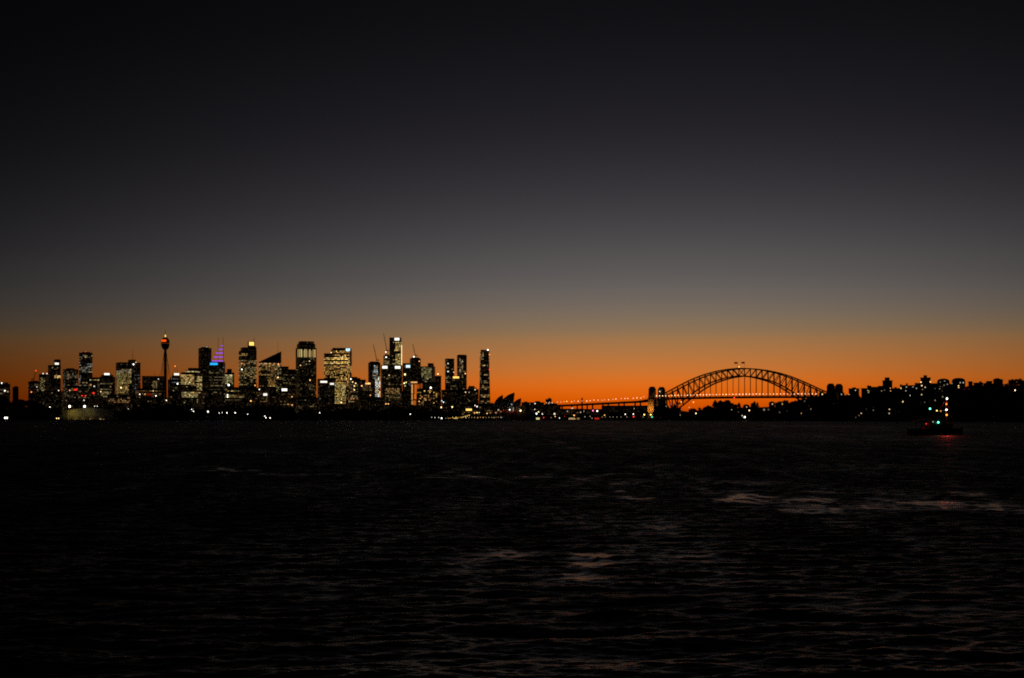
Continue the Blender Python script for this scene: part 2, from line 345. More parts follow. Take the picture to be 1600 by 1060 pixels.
# ------------------------------------------------------------------ buildings
WM = {}
def win_mesh(c, lv):
    k = (c, round(lv, 3))
    if k not in WM:
        b = MB(); b.box(-.5, .5, -.5, .5, -.5, .5); WM[k] = b.mesh('lit_window', em('M' if c == 'N' else c, lv))
    return WM[k]
LV = [.018, .04, .09, .2, .42, .9, 1.8]
BCOUNT = 0
def frame_for(x0, x1, D, yaw, s, gf, dmax=55, zg=None):
    mid = (x0 + x1) / 2; th = math.atan((mid - 800) / FPX); a = R(yaw)
    W = (x1 - x0) * D * math.cos(th) / FPX
    if abs(yaw) < 2: w, d = W, min(32, max(12, W))
    else:
        d = min(dmax, (1 - s) * W / math.sin(abs(a))); w = (W - d * math.sin(abs(a))) / math.cos(a)
    g = max(.5, gf(mid, D)) if zg is None else zg
    return mid, th, a, W, w, d, g
def building(name, label, cat, x0, x1, yt, D, yaw=20, s=.75, mat='glass', tiers=(), roofs=(), signs=(), masts=(), lights=(), wins=(),
             gf=g_south, group=None, roofkind=None, top=None):
    global BCOUNT; BCOUNT += 1
    mid, th, a, W, w, d, g = frame_for(x0, x1, D, yaw, s, gf)
    root = empty(name, ((mid - 800) / FPX * D, D, g), -th + a, label, cat, group)
    mw = Matrix.Translation(root.location) @ Matrix.Rotation(-th + a, 4, 'Z')
    sc = w / W
    def lx(px): return (px - mid) * D * math.cos(th) / FPX * sc
    def lz(py): return zat(py, D) - g
    wall = MB(); boxes = []
    H = lz(yt)
    if top == 'wedge':          # roof rising to the right
        yl = roofkind
        hl = lz(yl)
        wall.hexa([(-w/2, -d/2, -2), (w/2, -d/2, -2), (w/2, d/2, -2), (-w/2, d/2, -2)], [(-w/2, -d/2, hl), (w/2, -d/2, H), (w/2, d/2, H), (-w/2, d/2, hl)])
        boxes.append((-w/2, w/2, d, 0, hl))
    elif top == 'taper':
        wall.box(-w/2, w/2, -d/2, d/2, -2, H, taper=roofkind); boxes.append((-w/2 * (1 - roofkind * .6), w/2 * (1 - roofkind * .6), d, 0, H))
    elif top == 'vault':
        n = 9; hs = H * .0 + min(W * .35, H * .3); prof = [(-w/2, -2)] + [(-w/2 * math.cos(math.pi * i / (n - 1)), H - hs + hs * math.sin(math.pi * i / (n - 1)) ** .6) for i in range(n)] + [(w/2, -2)]
        b0 = len(wall.v); wall.v += [(x, -d/2, z) for x, z in prof] + [(x, d/2, z) for x, z in prof]; m_ = len(prof)
        wall.f.append(tuple(range(b0 + m_ - 1, b0 - 1, -1))); wall.f.append(tuple(range(b0 + m_, b0 + 2 * m_))); wall.m += [0, 0]
        for i in range(m_): j = (i + 1) % m_; wall.f.append((b0 + i, b0 + j, b0 + m_ + j, b0 + m_ + i)); wall.m.append(0)
        boxes.append((-w/2, w/2, d, 0, H - hs * .5))
    else:
        wall.box(-w/2, w/2, -d/2, d/2, -2, H); boxes.append((-w/2, w/2, d, 0, H))
    for t in tiers:
        tx0, tx1, tb, tt = t[:4]; dd = d * (t[4] if len(t) > 4 else 1)
        a0, a1 = lx(tx0), lx(tx1)
        wall.box(a0, a1, -dd/2, dd/2, lz(tb), lz(tt)); boxes.append((a0, a1, dd, lz(tb), lz(tt)))
    wo_ = wall.build('wall', MAT[mat], root)
    # parapet and plant rooms
    if top is None:
        pr = MB(); e = .5
        for (a0, a1, dd, z0, z1) in boxes[:1]:
            for (u0, u1, v0, v1) in ((a0 - e, a1 + e, -dd/2 - e, -dd/2 + .1), (a0 - e, a1 + e, dd/2 - .1, dd/2 + e), (a0 - e, a0 + .1, -dd/2 + .1, dd/2 - .1), (a1 - .1, a1 + e, -dd/2 + .1, dd/2 - .1)):
                pr.box(u0, u1, v0, v1, z1 - .7, z1 + .9)
        pr.build('parapet', MAT['roof'], root)
    for (rx0, rx1, rb, rt) in roofs:
        b = MB(); dd = d * .7; b.box(lx(rx0), lx(rx1), -dd/2, dd/2, lz(rb) + .01, lz(rt)); b.box(lx(rx0) - .3, lx(rx1) + .3, -dd/2 - .3, dd/2 + .3, lz(rt) - .6, lz(rt) + .3)
        b.build('plant_room', MAT['roof'], root)
    def onface(px, py, off=.3):
        u = (px - mid) * D * math.cos(th) / FPX
        X = (u - d/2 * math.sin(a)) / math.cos(a)
        zz = lz(py)
        for (b0, b1, dd, z0, z1) in boxes:
            if z0 - 1 <= zz <= z1 + 1:
                if b0 <= X <= b1: return Vector((X, -dd/2 - off, zz)), 0
        bb = next((b for b in boxes if b[3] - 1 <= zz <= b[4] + 1), boxes[0])
        return Vector((min(max(X, bb[0] + .8), bb[1] - .8), -bb[2]/2 - off, zz)), 0
    for (sx, sy, sw, sh, c, lv) in signs:
        p, _ = onface(sx, sy, .5); mw_ = sw * D / FPX; mh_ = sh * D / FPX
        f = MB(); f.box(-mw_/2 - .3, mw_/2 + .3, -.1, .35, -mh_/2 - .3, mh_/2 + .3); fo = f.build('sign', MAT['metal'], root); fo.location = p
        b = MB(); b.box(-mw_/2, mw_/2, -.4, -.102, -mh_/2, mh_/2); b.build('sign_face', em(c, lv * (.5 if lv > 2 else 1)), fo)
    for (mx, mt) in masts:
        zb = max([b[4] for b in boxes if b[0] - 1 <= lx(mx) / 1 <= b[1] + 1] or [H])
        for (rx0, rx1, rb, rt) in roofs:
            if rx0 - .5 <= mx <= rx1 + .5: zb = lz(rt)
        zb = min(zb, H) if not tiers and not roofs else zb
        b = MB(); zt = lz(mt); z = zb - 1
        b.beam((0, 0, z), (0, 0, z + (zt - z) * .55), 1.0); b.beam((0, 0, z + (zt - z) * .55), (0, 0, zt), .55)
        m_ = b.build('mast', MAT['metal'], root); m_.location = (lx(mx) if abs(a) < .1 else (mx - mid) * D * math.cos(th) / FPX / math.cos(a), 0, 0)
        m_.location.x = max(-w/2 + .6, min(w/2 - .6, m_.location.x))
    for (ax, ay, c, lv, sz) in lights:
        p, _ = onface(ax, ay, .6)
        if p.z > max(b[4] for b in boxes): p.y = 0
        b = MB(); r_ = sz * D / FPX / 2 * .7; b.lathe([(0, -r_), (r_ * .7, -r_ * .7), (r_, 0), (r_ * .7, r_ * .7), (0, r_)], 8)
        lo = b.build('lamp', em(c, lv * .7), root); lo.location = p
        if p.z > max(b[4] for b in boxes):
            br = MB(); zb = max(b[4] for b in boxes); br.beam((0, 0, zb - p.z - 1), (0, 0, 0), .5); br.build('lamp_post', MAT['metal'], lo)
    if wins and gf is g_south: wins = list(wins) + [(x0 - 3, x1 + 3, yt - 30, 645, 'WAM', .13, 0)]  # spreads the added glow fill over the whole facade
    if wins:
        faces = []
        for (b0, b1, dd, z0, z1) in boxes:
            faces.append(((b0, -dd/2, 0), (1, 0, 0), b1 - b0, z0 + 1, z1 - 2, 0.0, (0, -1, 0)))
            if yaw > 2: faces.append(((b0, -dd/2, 0), (0, 1, 0), dd, z0 + 1, z1 - 2, math.pi/2, (-1, 0, 0)))
            if yaw < -2: faces.append(((b1, -dd/2, 0), (0, 1, 0), dd, z0 + 1, z1 - 2, math.pi/2, (1, 0, 0)))
        _scatter(root, mw, faces, wins, BCOUNT)
    return root
def _scatter(root, mw, faces, wins, seed):
    r = random.Random(seed * 7 + 3); out = []
    for (o, al, wd, z0, z1, rz, nrm) in faces:
        cw, ch = 3.6, 4.2
        ncol = max(1, int(wd / cw)); cw = wd / ncol; nrow = max(1, int((z1 - z0) / ch))
        rowf = [r.random() for _ in range(nrow)]; colf = [r.random() for _ in range(ncol)]
        for j in range(nrow):
            run = r.random()
            for i in range(ncol):
                if r.random() < .35: run = r.random()
                lp = Vector(o) + Vector(al) * ((i + .5) * cw); lp.z = z0 + (j + .5) * ch
                wx, wy = PX(mw @ lp)
                for w in wins:
                    if w[0] <= wx <= w[1] and w[2] <= wy <= w[3]:
                        c, p, lv = w[4], w[5], w[6]; mode = w[7] if len(w) > 7 else ('b' if p < .75 and (seed + int(w[2])) % 2 else 'r'); q = p
                        if mode == 'b': q = p * 1.6 if rowf[j] < .55 else p * .2
                        elif mode == 'c': q = p * 1.6 if colf[i] < .55 else p * .15
                        if run * .6 + r.random() * .4 < q:
                            l = lv + 1 + r.choice((-2, -1, -1, 0, 0, 0, 1, 1)) + (1 if r.random() < .07 else 0)
                            out.append((lp + Vector(nrm) * .15, rz, cw, r.choice(c), LV[min(6, max(0, l))]))
                        elif r.random() < .45:
                            out.append((lp + Vector(nrm) * .15, rz, cw, r.choice('WAM'), r.choice((.008, .014, .022))))  # added faint glow on unlit cells, standing in for city ambient light
                        break
    out.sort(key=lambda t: -t[4])
    for (lp, rz, cw, c, l) in out[:100]:
        inst('window', win_mesh(c, l), root, lp, (cw * .74, .5, 2.5), rz)  # brightest first; lit windows and added glow boxes alike
    rest = out[100:]
    if rest:
        mats = []; b = MB()
        for (lp, rz, cw, c, l) in rest:
            m = em(c, l)
            if m not in mats: mats.append(m)
            hx, hy = (cw * .37, .25) if abs(rz) < .1 else (.25, cw * .37)
            b.box(lp.x - hx, lp.x + hx, lp.y - hy, lp.y + hy, lp.z - 1.25, lp.z + 1.25, mats.index(m))
        o = b.build('lit_windows', mats, root); o['kind'] = 'stuff'

# ---- the city towers, left to right
T = building
W_, Y_, G_, N_, C_, O_ = 'W', 'Y', 'G', 'N', 'C', 'O'
T('apartment_block', 'dark flat-topped block at the left edge of the photo, white lamp on its roof', 'apartment block', -14, 16, 601, 2900, 15, .8, 'pale', tiers=[(-8, 12, 601, 598)],
  lights=[(2.5, 599, N_, 4, 2.6), (7.5, 611, N_, 4, 3.0), (2.5, 624.5, 'K', 1, 2)], wins=[(-5, 14, 602, 622, 'WN', .25, 1)])
T('apartment_block', 'small dark block alone on the ridge left of the red crane', 'apartment block', 19.5, 29, 606, 3300, 0, 1, 'brick', roofs=[(22, 28, 606, 604)])
T('apartment_block', 'dark low block under the red-lit crane with a few pale windows', 'apartment block', 44, 62, 597, 4100, 18, .75, 'stone', roofs=[(48, 60, 597, 595.5)], wins=[(44, 62, 598, 618, 'WN', .2, 1)], lights=[(43.8, 613, O_, 4, 2.6), (57.5, 605, N_, 2, 2)])
T('office_tower', 'narrow block with two white roof lamps, right of the red crane', 'office tower', 61, 76, 585.5, 4000, -18, .75, 'stone', lights=[(65.5, 584, N_, 3, 2.2), (71.5, 584, N_, 3, 2.2)], wins=[(63, 71, 591, 612, 'WG', .75, 2)])
T('office_tower', 'stepped tower with white sign on its shoulder and a yellow window band', 'office tower', 75, 95, 571.5, 3900, 15, .8, 'stone', tiers=[(86.5, 94.5, 571.5, 562)], signs=[(83, 568.8, 6, 3, N_, 2.5)], wins=[(84, 95, 586, 592, 'YW', .95, 4), (75, 95, 573, 586, 'WN', .22, 1), (75, 95, 592, 622, 'WN', .1, 1)], lights=[(91.5, 610.5, N_, 3, 2)])
T('office_tower', 'wide dark block with a low gable on its roof and many faint windows', 'office tower', 98, 122.5, 578, 4150, 12, .85, 'stone', roofs=[(104, 116, 578, 576)], wins=[(98, 122, 580, 622, 'WNN', .45, 1)])
T('apartment_tower', 'tall dark slab tower topped by one red beacon, scattered pale windows down its face', 'apartment tower', 123.5, 144.5, 552, 4000, 14, .85, 'glass', roofs=[(129, 141, 552, 550.5)], lights=[(135.3, 550.5, 'R', 4, 2.8)], wins=[(123, 145, 556, 610, 'NWC', .38, 2)])
T('office_tower', 'low block with pale yellow top floor, right of the red-beaconed slab tower', 'office tower', 140, 155, 590.5, 3850, -15, .8, 'stone', wins=[(139, 155, 591, 595, 'GW', .95, 3), (139, 155, 595, 622, 'WN', .3, 1)], lights=[(147.3, 604, N_, 3, 2.2), (142, 602, 'A', 2, 2.2)], signs=[(146.3, 614.6, 3, 2.6, 'R', 2.5)])
T('office_tower', 'lit low block with a red sign and rows of dim windows below the slab tower', 'office tower', 101, 139, 604, 3700, 10, .88, 'stone', signs=[(118, 609.5, 5, 2.6, 'R', 2.2)], wins=[(101, 139, 605, 628, 'WN', .22, 1, 'b')], lights=[(109, 610.5, 'A', 2, 2.6), (128, 618.7, 'R', 4, 2.2), (133.3, 618.7, 'R', 4, 2.2), (131.2, 625.8, N_, 3, 2)])
T('office_tower', 'rounded-top block with a white sign at its crown and pale bands of windows low down', 'office tower', 155, 180, 590, 3800, 0, 1, 'glass', tiers=[(158, 177, 590, 586.5, .9), (162, 174, 586.5, 584, .75)], signs=[(167, 585.6, 8, 4, N_, 3)], wins=[(156, 176, 598, 612, 'GWN', .8, 2, 'b'), (156, 180, 612, 620, 'GW', .45, 2)], lights=[(157.5, 612.5, 'W', 3, 2.4)])
T('office_tower', 'broad block glowing olive yellow on its left face, mast and two lamps on top', 'office tower', 181, 219.5, 567.5, 4050, 16, .7, 'stone', tiers=[(203, 213, 567.5, 562.5, .6)], masts=[(207.5, 546)], lights=[(208.5, 570, N_, 4, 3.4), (213.8, 567, 'W', 4, 2.6), (187.8, 606.5, 'W', 4, 3.4)], wins=[(182, 206, 576.5, 583.5, 'WN', .7, 2), (182, 205, 583.5, 600, 'GY', .9, 2), (182, 201, 600, 616, 'YW', .8, 2), (206, 220, 575, 612, 'NC', .3, 1)])
T('office_tower', 'flat dark block left of the observation tower with two thin masts', 'office tower', 222, 258, 588.5, 4300, 0, 1, 'stone', masts=[(241.5, 580), (249, 584)], lights=[(247.5, 592.8, N_, 2, 2)], wins=[(238, 246, 596, 608.5, 'W', .9, 2), (222, 258, 600, 620, 'WN', .2, 1)])
T('office_tower', 'low block with reddish shopfront glow under the flat dark block', 'office tower', 212, 252, 608, 3800, 12, .85, 'brick', signs=[(233, 617, 6, 3.2, 'R', .16)], wins=[(212, 252, 610, 618, 'WA', .4, 1, 'b'), (205, 252, 618, 628, 'WN', .2, 1)], lights=[(202.5, 616.7, N_, 4, 2.2), (226.5, 616.5, 'A', 2, 2.4), (239.3, 611.3, 'W', 2, 2.4), (243.5, 619, N_, 5, 2.4), (211, 622, 'A', 2, 2.6)])
T('office_tower', 'low block with warm ornamental lights at street level below the olive yellow block', 'office tower', 168, 203, 617, 3650, -10, .88, 'brick', wins=[(168, 203, 621, 629, 'AW', .35, 2), (156, 203, 617, 621, 'W', .2, 1)])
T('office_tower', 'dark block with sloping crown, white cap and orange light on its spire', 'office tower', 262, 283.5, 594, 3950, 14, .8, 'glass', tiers=[(265.5, 282.5, 594, 590.5, .9), (269, 281.5, 590.5, 587.5, .8)], signs=[(275.8, 585.3, 8, 3.2, N_, 2.4)], roofs=[(270.5, 281, 587.5, 583.5)], masts=[(276.8, 572)], lights=[(275.8, 572.5, O_, 4, 2.6), (277.3, 600, N_, 4, 3.4)], wins=[(268, 283, 592, 626, 'NWC', .42, 1)])
T('office_tower', 'block blazing with pale yellow bands of windows on every floor', 'office tower', 283, 315.5, 583, 3750, -16, .75, 'pale', tiers=[(290, 312, 583, 579.5, .85)], wins=[(283, 315, 579, 583, 'GW', .8, 3), (283, 303, 583, 600, 'GWY', .97, 3), (283, 316, 596, 600, 'W', .25, 2), (283, 316, 585, 614, 'GWY', .88, 3, 'b'), (283, 309, 614, 631, 'GW', .85, 3, 'b')])
T('office_tower', 'dark flat block behind the block with pale yellow window bands', 'office tower', 294, 314, 576, 4150, 0, 1, 'stone')
T('office_tower', 'tall dark concrete tower behind the purple-lit roof sails, with a pale lamp on its roof', 'office tower', 310, 330.5, 545, 4300, 12, .82, 'stone', roofs=[(314, 326, 545, 543)], lights=[(325, 543, 'C', 3, 2.4)], wins=[(310, 330, 553, 557, 'W', .3, 0), (310, 330, 558, 590, 'W', .12, 0)])
# tower with purple-lit roof sails
sail = T('office_tower', 'dark glass tower crowned by twin purple-lit roof sails and masts, blue sign under them', 'office tower', 327, 352, 566.5, 3800, -12, .85, 'glass', signs=[(334.2, 569.3, 12, 3.4, 'B', 1.15)], wins=[(313, 352, 580, 620, 'WGN', .38, 1), (343, 352, 570, 620, 'C', .3, 1)])
Dm = 3800
def local_px(root, px, py, dy=0):
    v = P(px, py, Dm); return root.matrix_world.inverted() @ v
bpy.context.view_layer.update()
fr = MB()
for mx, mt in ((341, 527.5), (348.6, 527.5)):
    p = local_px(sail, mx, mt); q = local_px(sail, mx, 567.5); fr.beam(q, p, .8)
pl = [local_px(sail, x, y) for x, y in ((331, 566), (336, 556), (341, 549), (347.5, 539))]
for a, b in zip(pl, pl[1:]): fr.beam(a, b, .5)
pr_ = [local_px(sail, x, y) for x, y in ((349.5, 566), (349, 552), (348.6, 539))]
for a, b in zip(pr_, pr_[1:]): fr.beam(a, b, .5)
fr.build('roof_sail_frame', MAT['steel'], sail)
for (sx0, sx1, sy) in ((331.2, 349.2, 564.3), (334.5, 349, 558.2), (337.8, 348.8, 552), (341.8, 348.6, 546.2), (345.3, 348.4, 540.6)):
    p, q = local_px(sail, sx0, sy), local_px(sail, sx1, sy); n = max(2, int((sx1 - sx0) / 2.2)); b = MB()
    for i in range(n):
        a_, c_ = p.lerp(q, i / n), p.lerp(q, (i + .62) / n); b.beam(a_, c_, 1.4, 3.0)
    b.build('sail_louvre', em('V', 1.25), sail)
T('office_tower', 'low block with a green-tinted lit face and one very bright lamp, between two taller towers', 'office tower', 350, 366, 583, 3900, 12, .85, 'glass', roofs=[(355, 362, 583, 577)], lights=[(357.3, 602, N_, 5, 4.2)], wins=[(351, 364, 586, 600, 'G', .85, 3), (350, 366, 600, 622, 'N', .15, 1)])
T('office_tower', 'lit stepped tower with a glowing yellow box and mast on top', 'office tower', 373, 401, 549.5, 4050, 13, .84, 'stone', tiers=[(376.5, 401, 549.5, 543.5, .9), (389, 400, 543.5, 541.5, .8)], masts=[(397, 526.5), (373.8, 546)], signs=[(393, 537.8, 7.6, 5.6, 'Y', 1.5)], roofs=[(388.8, 398.5, 541.5, 534)], lights=[(369.5, 569, O_, 4, 2.2), (369.5, 578, N_, 4, 3)], wins=[(373, 386, 552, 557, 'WY', .7, 2), (373, 401, 563, 577, 'WGA', .62, 2), (373, 401, 577, 602, 'WGY', .5, 2)])
T('office_tower', 'low wide block with dim yellow window bands in front of the stepped tower', 'office tower', 351, 386, 606, 3650, 10, .88, 'stone', wins=[(351, 374, 607, 613, 'GY', .5, 2), (351, 382, 617, 621, 'YG', .95, 2), (351, 378, 623.5, 627, 'W', .8, 1), (374, 392, 606, 612, 'W', .2, 1)], lights=[(342.5, 621, N_, 5, 2.2), (348.5, 620, N_, 4, 2.2), (315, 617.6, N_, 5, 2.4)])
T('office_tower', 'dark low block with warm lights at its foot, below the slanted-roof tower', 'office tower', 386, 420, 607, 3600, -12, .85, 'brick', wins=[(396, 418, 612, 630, 'WYA', .38, 1), (384, 420, 608, 612, 'W', .15, 1)], lights=[(392, 627, 'A', 5, 2.6), (405.3, 609, N_, 4, 2.2), (396, 602.5, 'A', 3, 2.4)], signs=[(414.5, 617, 6, 3.4, N_, 2.6)])
T('office_tower', 'tower with a sharp slanted roof rising to the right, thin mast at its tip', 'office tower', 404, 439.5, 549.5, 3850, 0, 1, 'stone', top='wedge', roofkind=566.5, masts=[(434, 534.5)], lights=[(434.3, 590.3, 'W', 4, 2.6), (435, 569.5, 'A', 3, 2.6)], wins=[(404, 439, 566, 572, 'WA', .85, 3), (404, 431, 572, 592, 'WAY', .55, 2), (417, 431, 586, 603, 'YA', .85, 2), (418, 431, 600, 604, 'Y', .97, 3), (432, 440, 572, 616, 'WG', .55, 2), (404, 440, 603, 622, 'W', .25, 1)])
T('office_tower', 'dark flat tower right of the slanted roof tower', 'office tower', 436, 451, 573.5, 4250, 0, 1, 'stone', wins=[(440, 451, 590, 620, 'WG', .2, 1)])
T('office_tower', 'dim taller block behind the sign-bearing low one, left of the colonnade-crowned tower', 'office tower', 437, 464, 578, 4000, 12, .86, 'stone', wins=[(440, 464, 586, 604, 'GW', .42, 1), (438, 464, 604, 628, 'WA', .18, 1)])
T('office_tower', 'low dark block carrying one bright white sign and faint warm windows', 'office tower', 436, 466, 606, 3650, -12, .88, 'brick', signs=[(444.5, 609.5, 8.5, 3.8, N_, 3)], wins=[(437, 462, 616, 638, 'AW', .32, 1)], lights=[(456.3, 620.5, 'A', 3, 2.2), (456.5, 633.2, 'A', 3, 2.4), (450, 632, 'A', 2, 2)])
T('office_tower', 'tall tower with a lit colonnade of tall yellow bays under a dark crown', 'office tower', 462, 494.5, 545, 3900, 12, .86, 'stone', tiers=[(464, 492.5, 545, 538, .94), (466.5, 490.5, 538, 534, .86)], wins=[(464, 494, 560, 600, 'WGN', .22, 1), (463, 495, 577, 580, 'W', .6, 2), (463, 495, 600, 636, 'GWW', .3, 1)], lights=[(469.5, 571.7, 'W', 3, 2), (484.3, 594.5, 'A', 4, 2.6), (483.5, 565, 'W', 3, 2)])
# its colonnade: tall lit bays
cr_t = bpy.context.view_layer; cr_t.update()
colon = col.objects[-1]
tw = [o for o in col.objects if o.get('label', '').startswith('tall tower with a lit colonnade')][0]
for i in range(11):
    px = 464.2 + i * 2.85
    if i in (3, 6, 8) : lv, hh = .22, 10
    else: lv, hh = rng.choice((.45, .7, .55)), 12.5
    Dm = 3878; p = local_px(tw, px + .6, 552.3 + (12.5 - hh) * .3)
    dd = max(-1e9, p.y); b = MB(); b.box(-1.3, 1.3, -.3, .3, -hh * .95, hh * .95); o = b.build('tall_window', em('YWG'[i % 3], lv), tw)
    fy = min(v.co.y for v in [c for c in tw.children if c.name.startswith('wall')][0].data.vertices)
    o.location = (p.x, fy - .35, p.z)
T('office_tower', 'dark narrow block with two white signs along its roof edge, left of the golden tower', 'office tower', 496, 523, 593, 3700, 10, .88, 'glass', signs=[(505.8, 597.2, 10.5, 2.8, N_, 2.6), (518.6, 600.3, 6.2, 2.8, N_, 2.2)], wins=[(497, 523, 602, 638, 'NW', .16, 1, 'c'), (514, 523, 602, 630, 'A', .5, 2, 'c')])
T('office_tower', 'broad golden tower lit on nearly every floor, blue-white sign at its top right corner', 'office tower', 506.5, 549.8, 553.5, 3950, -12, .86, 'glass', tiers=[(519, 549.8, 553.5, 547, 1), (521, 549.6, 547, 544.5, .9)], signs=[(544.5, 547.5, 6.5, 4, 'C', 2.4), (549, 547.5, 2, 4, 'B', 2)], wins=[(506, 520, 555, 566, 'YWY', .72, 3), (519, 546, 549, 556, 'YA', .85, 3), (506, 546, 556, 572, 'YYW', .8, 4, 'b'), (506, 550, 572, 582, 'YAY', .68, 3), (506, 546, 582, 600, 'YAY', .56, 3), (520, 540, 600, 632, 'YYG', .85, 3), (540, 547, 600, 630, 'YA', .4, 2), (519, 545, 604, 612, 'YY', .9, 3, 'b')], lights=[(533.3, 629.5, 'W', 4, 3), (514, 551.8, 'W', 4, 2.2)])
T('office_tower', 'dim stepped block with scattered warm lamps, right of the golden tower', 'office tower', 545, 563, 591.5, 3800, 14, .85, 'stone', roofs=[(549, 558, 591.5, 589.5)], lights=[(547.3, 592.8, N_, 4, 3), (555.7, 599.4, 'W', 4, 2.4), (553.6, 603.6, 'W', 4, 2.4), (553.5, 609.6, 'W', 4, 2.6), (551, 597.3, 'W', 3, 2.6)], wins=[(541, 560, 596, 628, 'WGA', .42, 2), (552, 560, 614, 622, 'YW', .95, 3)])
T('office_tower', 'dark narrow block, one warm lamp on its face, beside the dim stepped block', 'office tower', 559, 571.5, 594, 3950, 0, 1, 'brick', lights=[(565.3, 603.3, 'A', 4, 3)], wins=[(560, 572, 606, 634, 'A', .12, 1)])
T('office_tower', 'low block with an orange-lit roof terrace and warm entrance below', 'office tower', 566, 581, 598.5, 3750, -10, .88, 'brick', signs=[(575, 599.8, 8, 2.4, 'A', 1.4)], lights=[(576, 599.5, 'A', 5, 2.6), (578.7, 618, 'A', 3, 2.2)], wins=[(566, 581, 602, 611, 'AW', .55, 1), (567, 575, 622, 633, 'OA', .8, 2)])
T('office_tower', 'dark crane-topped tower with a glittering pale blue streak down its right edge', 'office tower', 575.3, 594.3, 567.5, 3900, 12, .85, 'glass', roofs=[(577.5, 592.5, 567.5, 565.5)], wins=[(584, 591, 570, 584, 'CN', .8, 3), (583, 590, 580, 592, 'CN', .7, 2), (587, 594.5, 588, 621, 'CNN', .85, 4, 'r'), (575, 587, 610, 625, 'N', .06, 1)])  # pale streak is reflected light, built as bright glowing window boxes
T('office_tower', 'unfinished slim tower with two work lamps and a luffing crane at its top', 'office tower', 599, 609.5, 557, 4150, 0, 1, 'stone', roofs=[(601, 608, 557, 554.5)], lights=[(603, 550.5, N_, 4, 2.8), (603.3, 558.6, N_, 4, 3)], wins=[(599, 609, 560, 572, 'W', .5, 2)])
T('office_tower', 'tallest slim tower with a white sign at its top and two yellow-lit sections', 'office tower', 608.5, 627.3, 528.5, 4050, -9, .9, 'glass', signs=[(620.3, 530.6, 7.5, 4, N_, 2.8)], wins=[(610, 627, 535, 548, 'YWG', .85, 3, 'c'), (610, 627, 548, 553.5, 'Y', .12, 1), (610, 627, 553.5, 569, 'YG', .85, 3, 'c'), (610, 627, 569, 574, 'Y', .5, 2)])
# lit vertical fin on its right edge
Dm = 4040; tw = [o for o in col.objects if o.get('label', '').startswith('tallest slim tower')][0]; bpy.context.view_layer.update()
p, q = local_px(tw, 627.6, 572.5), local_px(tw, 627.6, 539.5); b = MB(); b.beam(p, q, 2.0, 2.4); b.build('light_fin', em('W', 1.5), tw)
T('office_tower', 'broad dark tower with two white roof-edge signs, directly below the tallest one', 'office tower', 595, 628.5, 571.5, 3750, 8, .92, 'stone', signs=[(601.3, 574.6, 8, 4, N_, 2.8), (621.3, 574.6, 8.6, 4, N_, 2.8)], wins=[(595, 629, 578, 604, 'GW', .22, 1), (601, 625, 607, 615, 'AYW', .72, 2), (597, 628, 615, 625, 'GYA', .5, 1), (610, 626, 622, 625, 'A', .6, 2)], lights=[(603, 631.5, 'A', 3, 2.6), (606.7, 631.5, 'A', 3, 2.6), (608, 587, 'W', 2, 2.4)])
T('office_tower', 'dark block with a pale blue-white sign and greenish lamps, right of the broad dark tower', 'office tower', 629, 642, 568.5, 3900, 0, 1, 'stone', signs=[(637.5, 573, 6.5, 4, 'C', 2.4)], lights=[(632.8, 585.6, 'G', 4, 4), (631.7, 599.3, 'G', 4, 3), (634.5, 598, 'G', 3, 2.6), (633, 603.5, 'G', 3, 1.8)], wins=[(629, 642, 588, 634, 'CN', .12, 1, 'c')])
T('office_tower', 'dark tower with crane and work lamp on top, left of the greenish block', 'office tower', 640, 657.3, 561, 4000, 12, .85, 'glass', roofs=[(643, 655, 561, 559)], lights=[(648, 557.8, N_, 4, 3.2), (655, 565, 'A', 3, 2.2)], wins=[(640, 657, 564, 600, 'W', .05, 0)])
T('office_tower', 'block with greenish lit floors and a stepped roof that slopes down at its right', 'office tower', 657, 680, 573.5, 4000, -14, .84, 'stone', tiers=[(670, 678, 573.5, 568, .8)], wins=[(659, 675, 575, 592, 'G', .85, 2), (659, 670, 592, 606, 'GN', .4, 2), (670, 683, 574, 600, 'W', .15, 0)], lights=[(665.3, 598.8, N_, 3, 2.4), (665.8, 602, N_, 3, 2)])
T('office_tower', 'narrow dark block with one white lamp at its roof, left of the twin towers', 'office tower', 680, 689.5, 588, 3900, 0, 1, 'stone', lights=[(684.3, 584.7, 'W', 4, 3)], wins=[(680, 690, 600, 620, 'A', .2, 1)])
orange = T('hotel', 'squat building with an orange floodlit left wing and a grid of amber windows', 'hotel', 641.5, 683, 598, 3600, 0, 1, 'brick', tiers=[(641.5, 653, 598, 596, .8)], signs=[(647, 598, 10, 2.2, 'A', .9)], wins=[(651, 683, 608, 634, 'AYA', .42, 3), (672, 683, 614, 628, 'Y', .5, 3, 'c')], lights=[(673, 606.3, N_, 5, 4)])
bpy.context.view_layer.update(); Dm = 3586
fy = min(v.co.y for v in [c for c in orange.children if c.name.startswith('wall')][0].data.vertices)
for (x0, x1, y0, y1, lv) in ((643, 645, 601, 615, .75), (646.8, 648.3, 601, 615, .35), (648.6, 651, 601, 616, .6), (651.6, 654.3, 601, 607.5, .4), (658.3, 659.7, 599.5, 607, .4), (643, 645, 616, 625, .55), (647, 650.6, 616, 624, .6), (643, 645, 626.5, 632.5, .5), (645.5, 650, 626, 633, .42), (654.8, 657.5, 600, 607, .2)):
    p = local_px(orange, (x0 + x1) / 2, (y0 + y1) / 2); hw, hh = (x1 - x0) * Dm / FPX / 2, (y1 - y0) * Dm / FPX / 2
    b = MB(); b.box(-hw, hw, -.3, .3, -hh, hh); o = b.build('tall_window', em('O', lv) if x0 not in (643, 643) else em('A', lv), orange); o.location = (p.x, fy - .4, p.z)
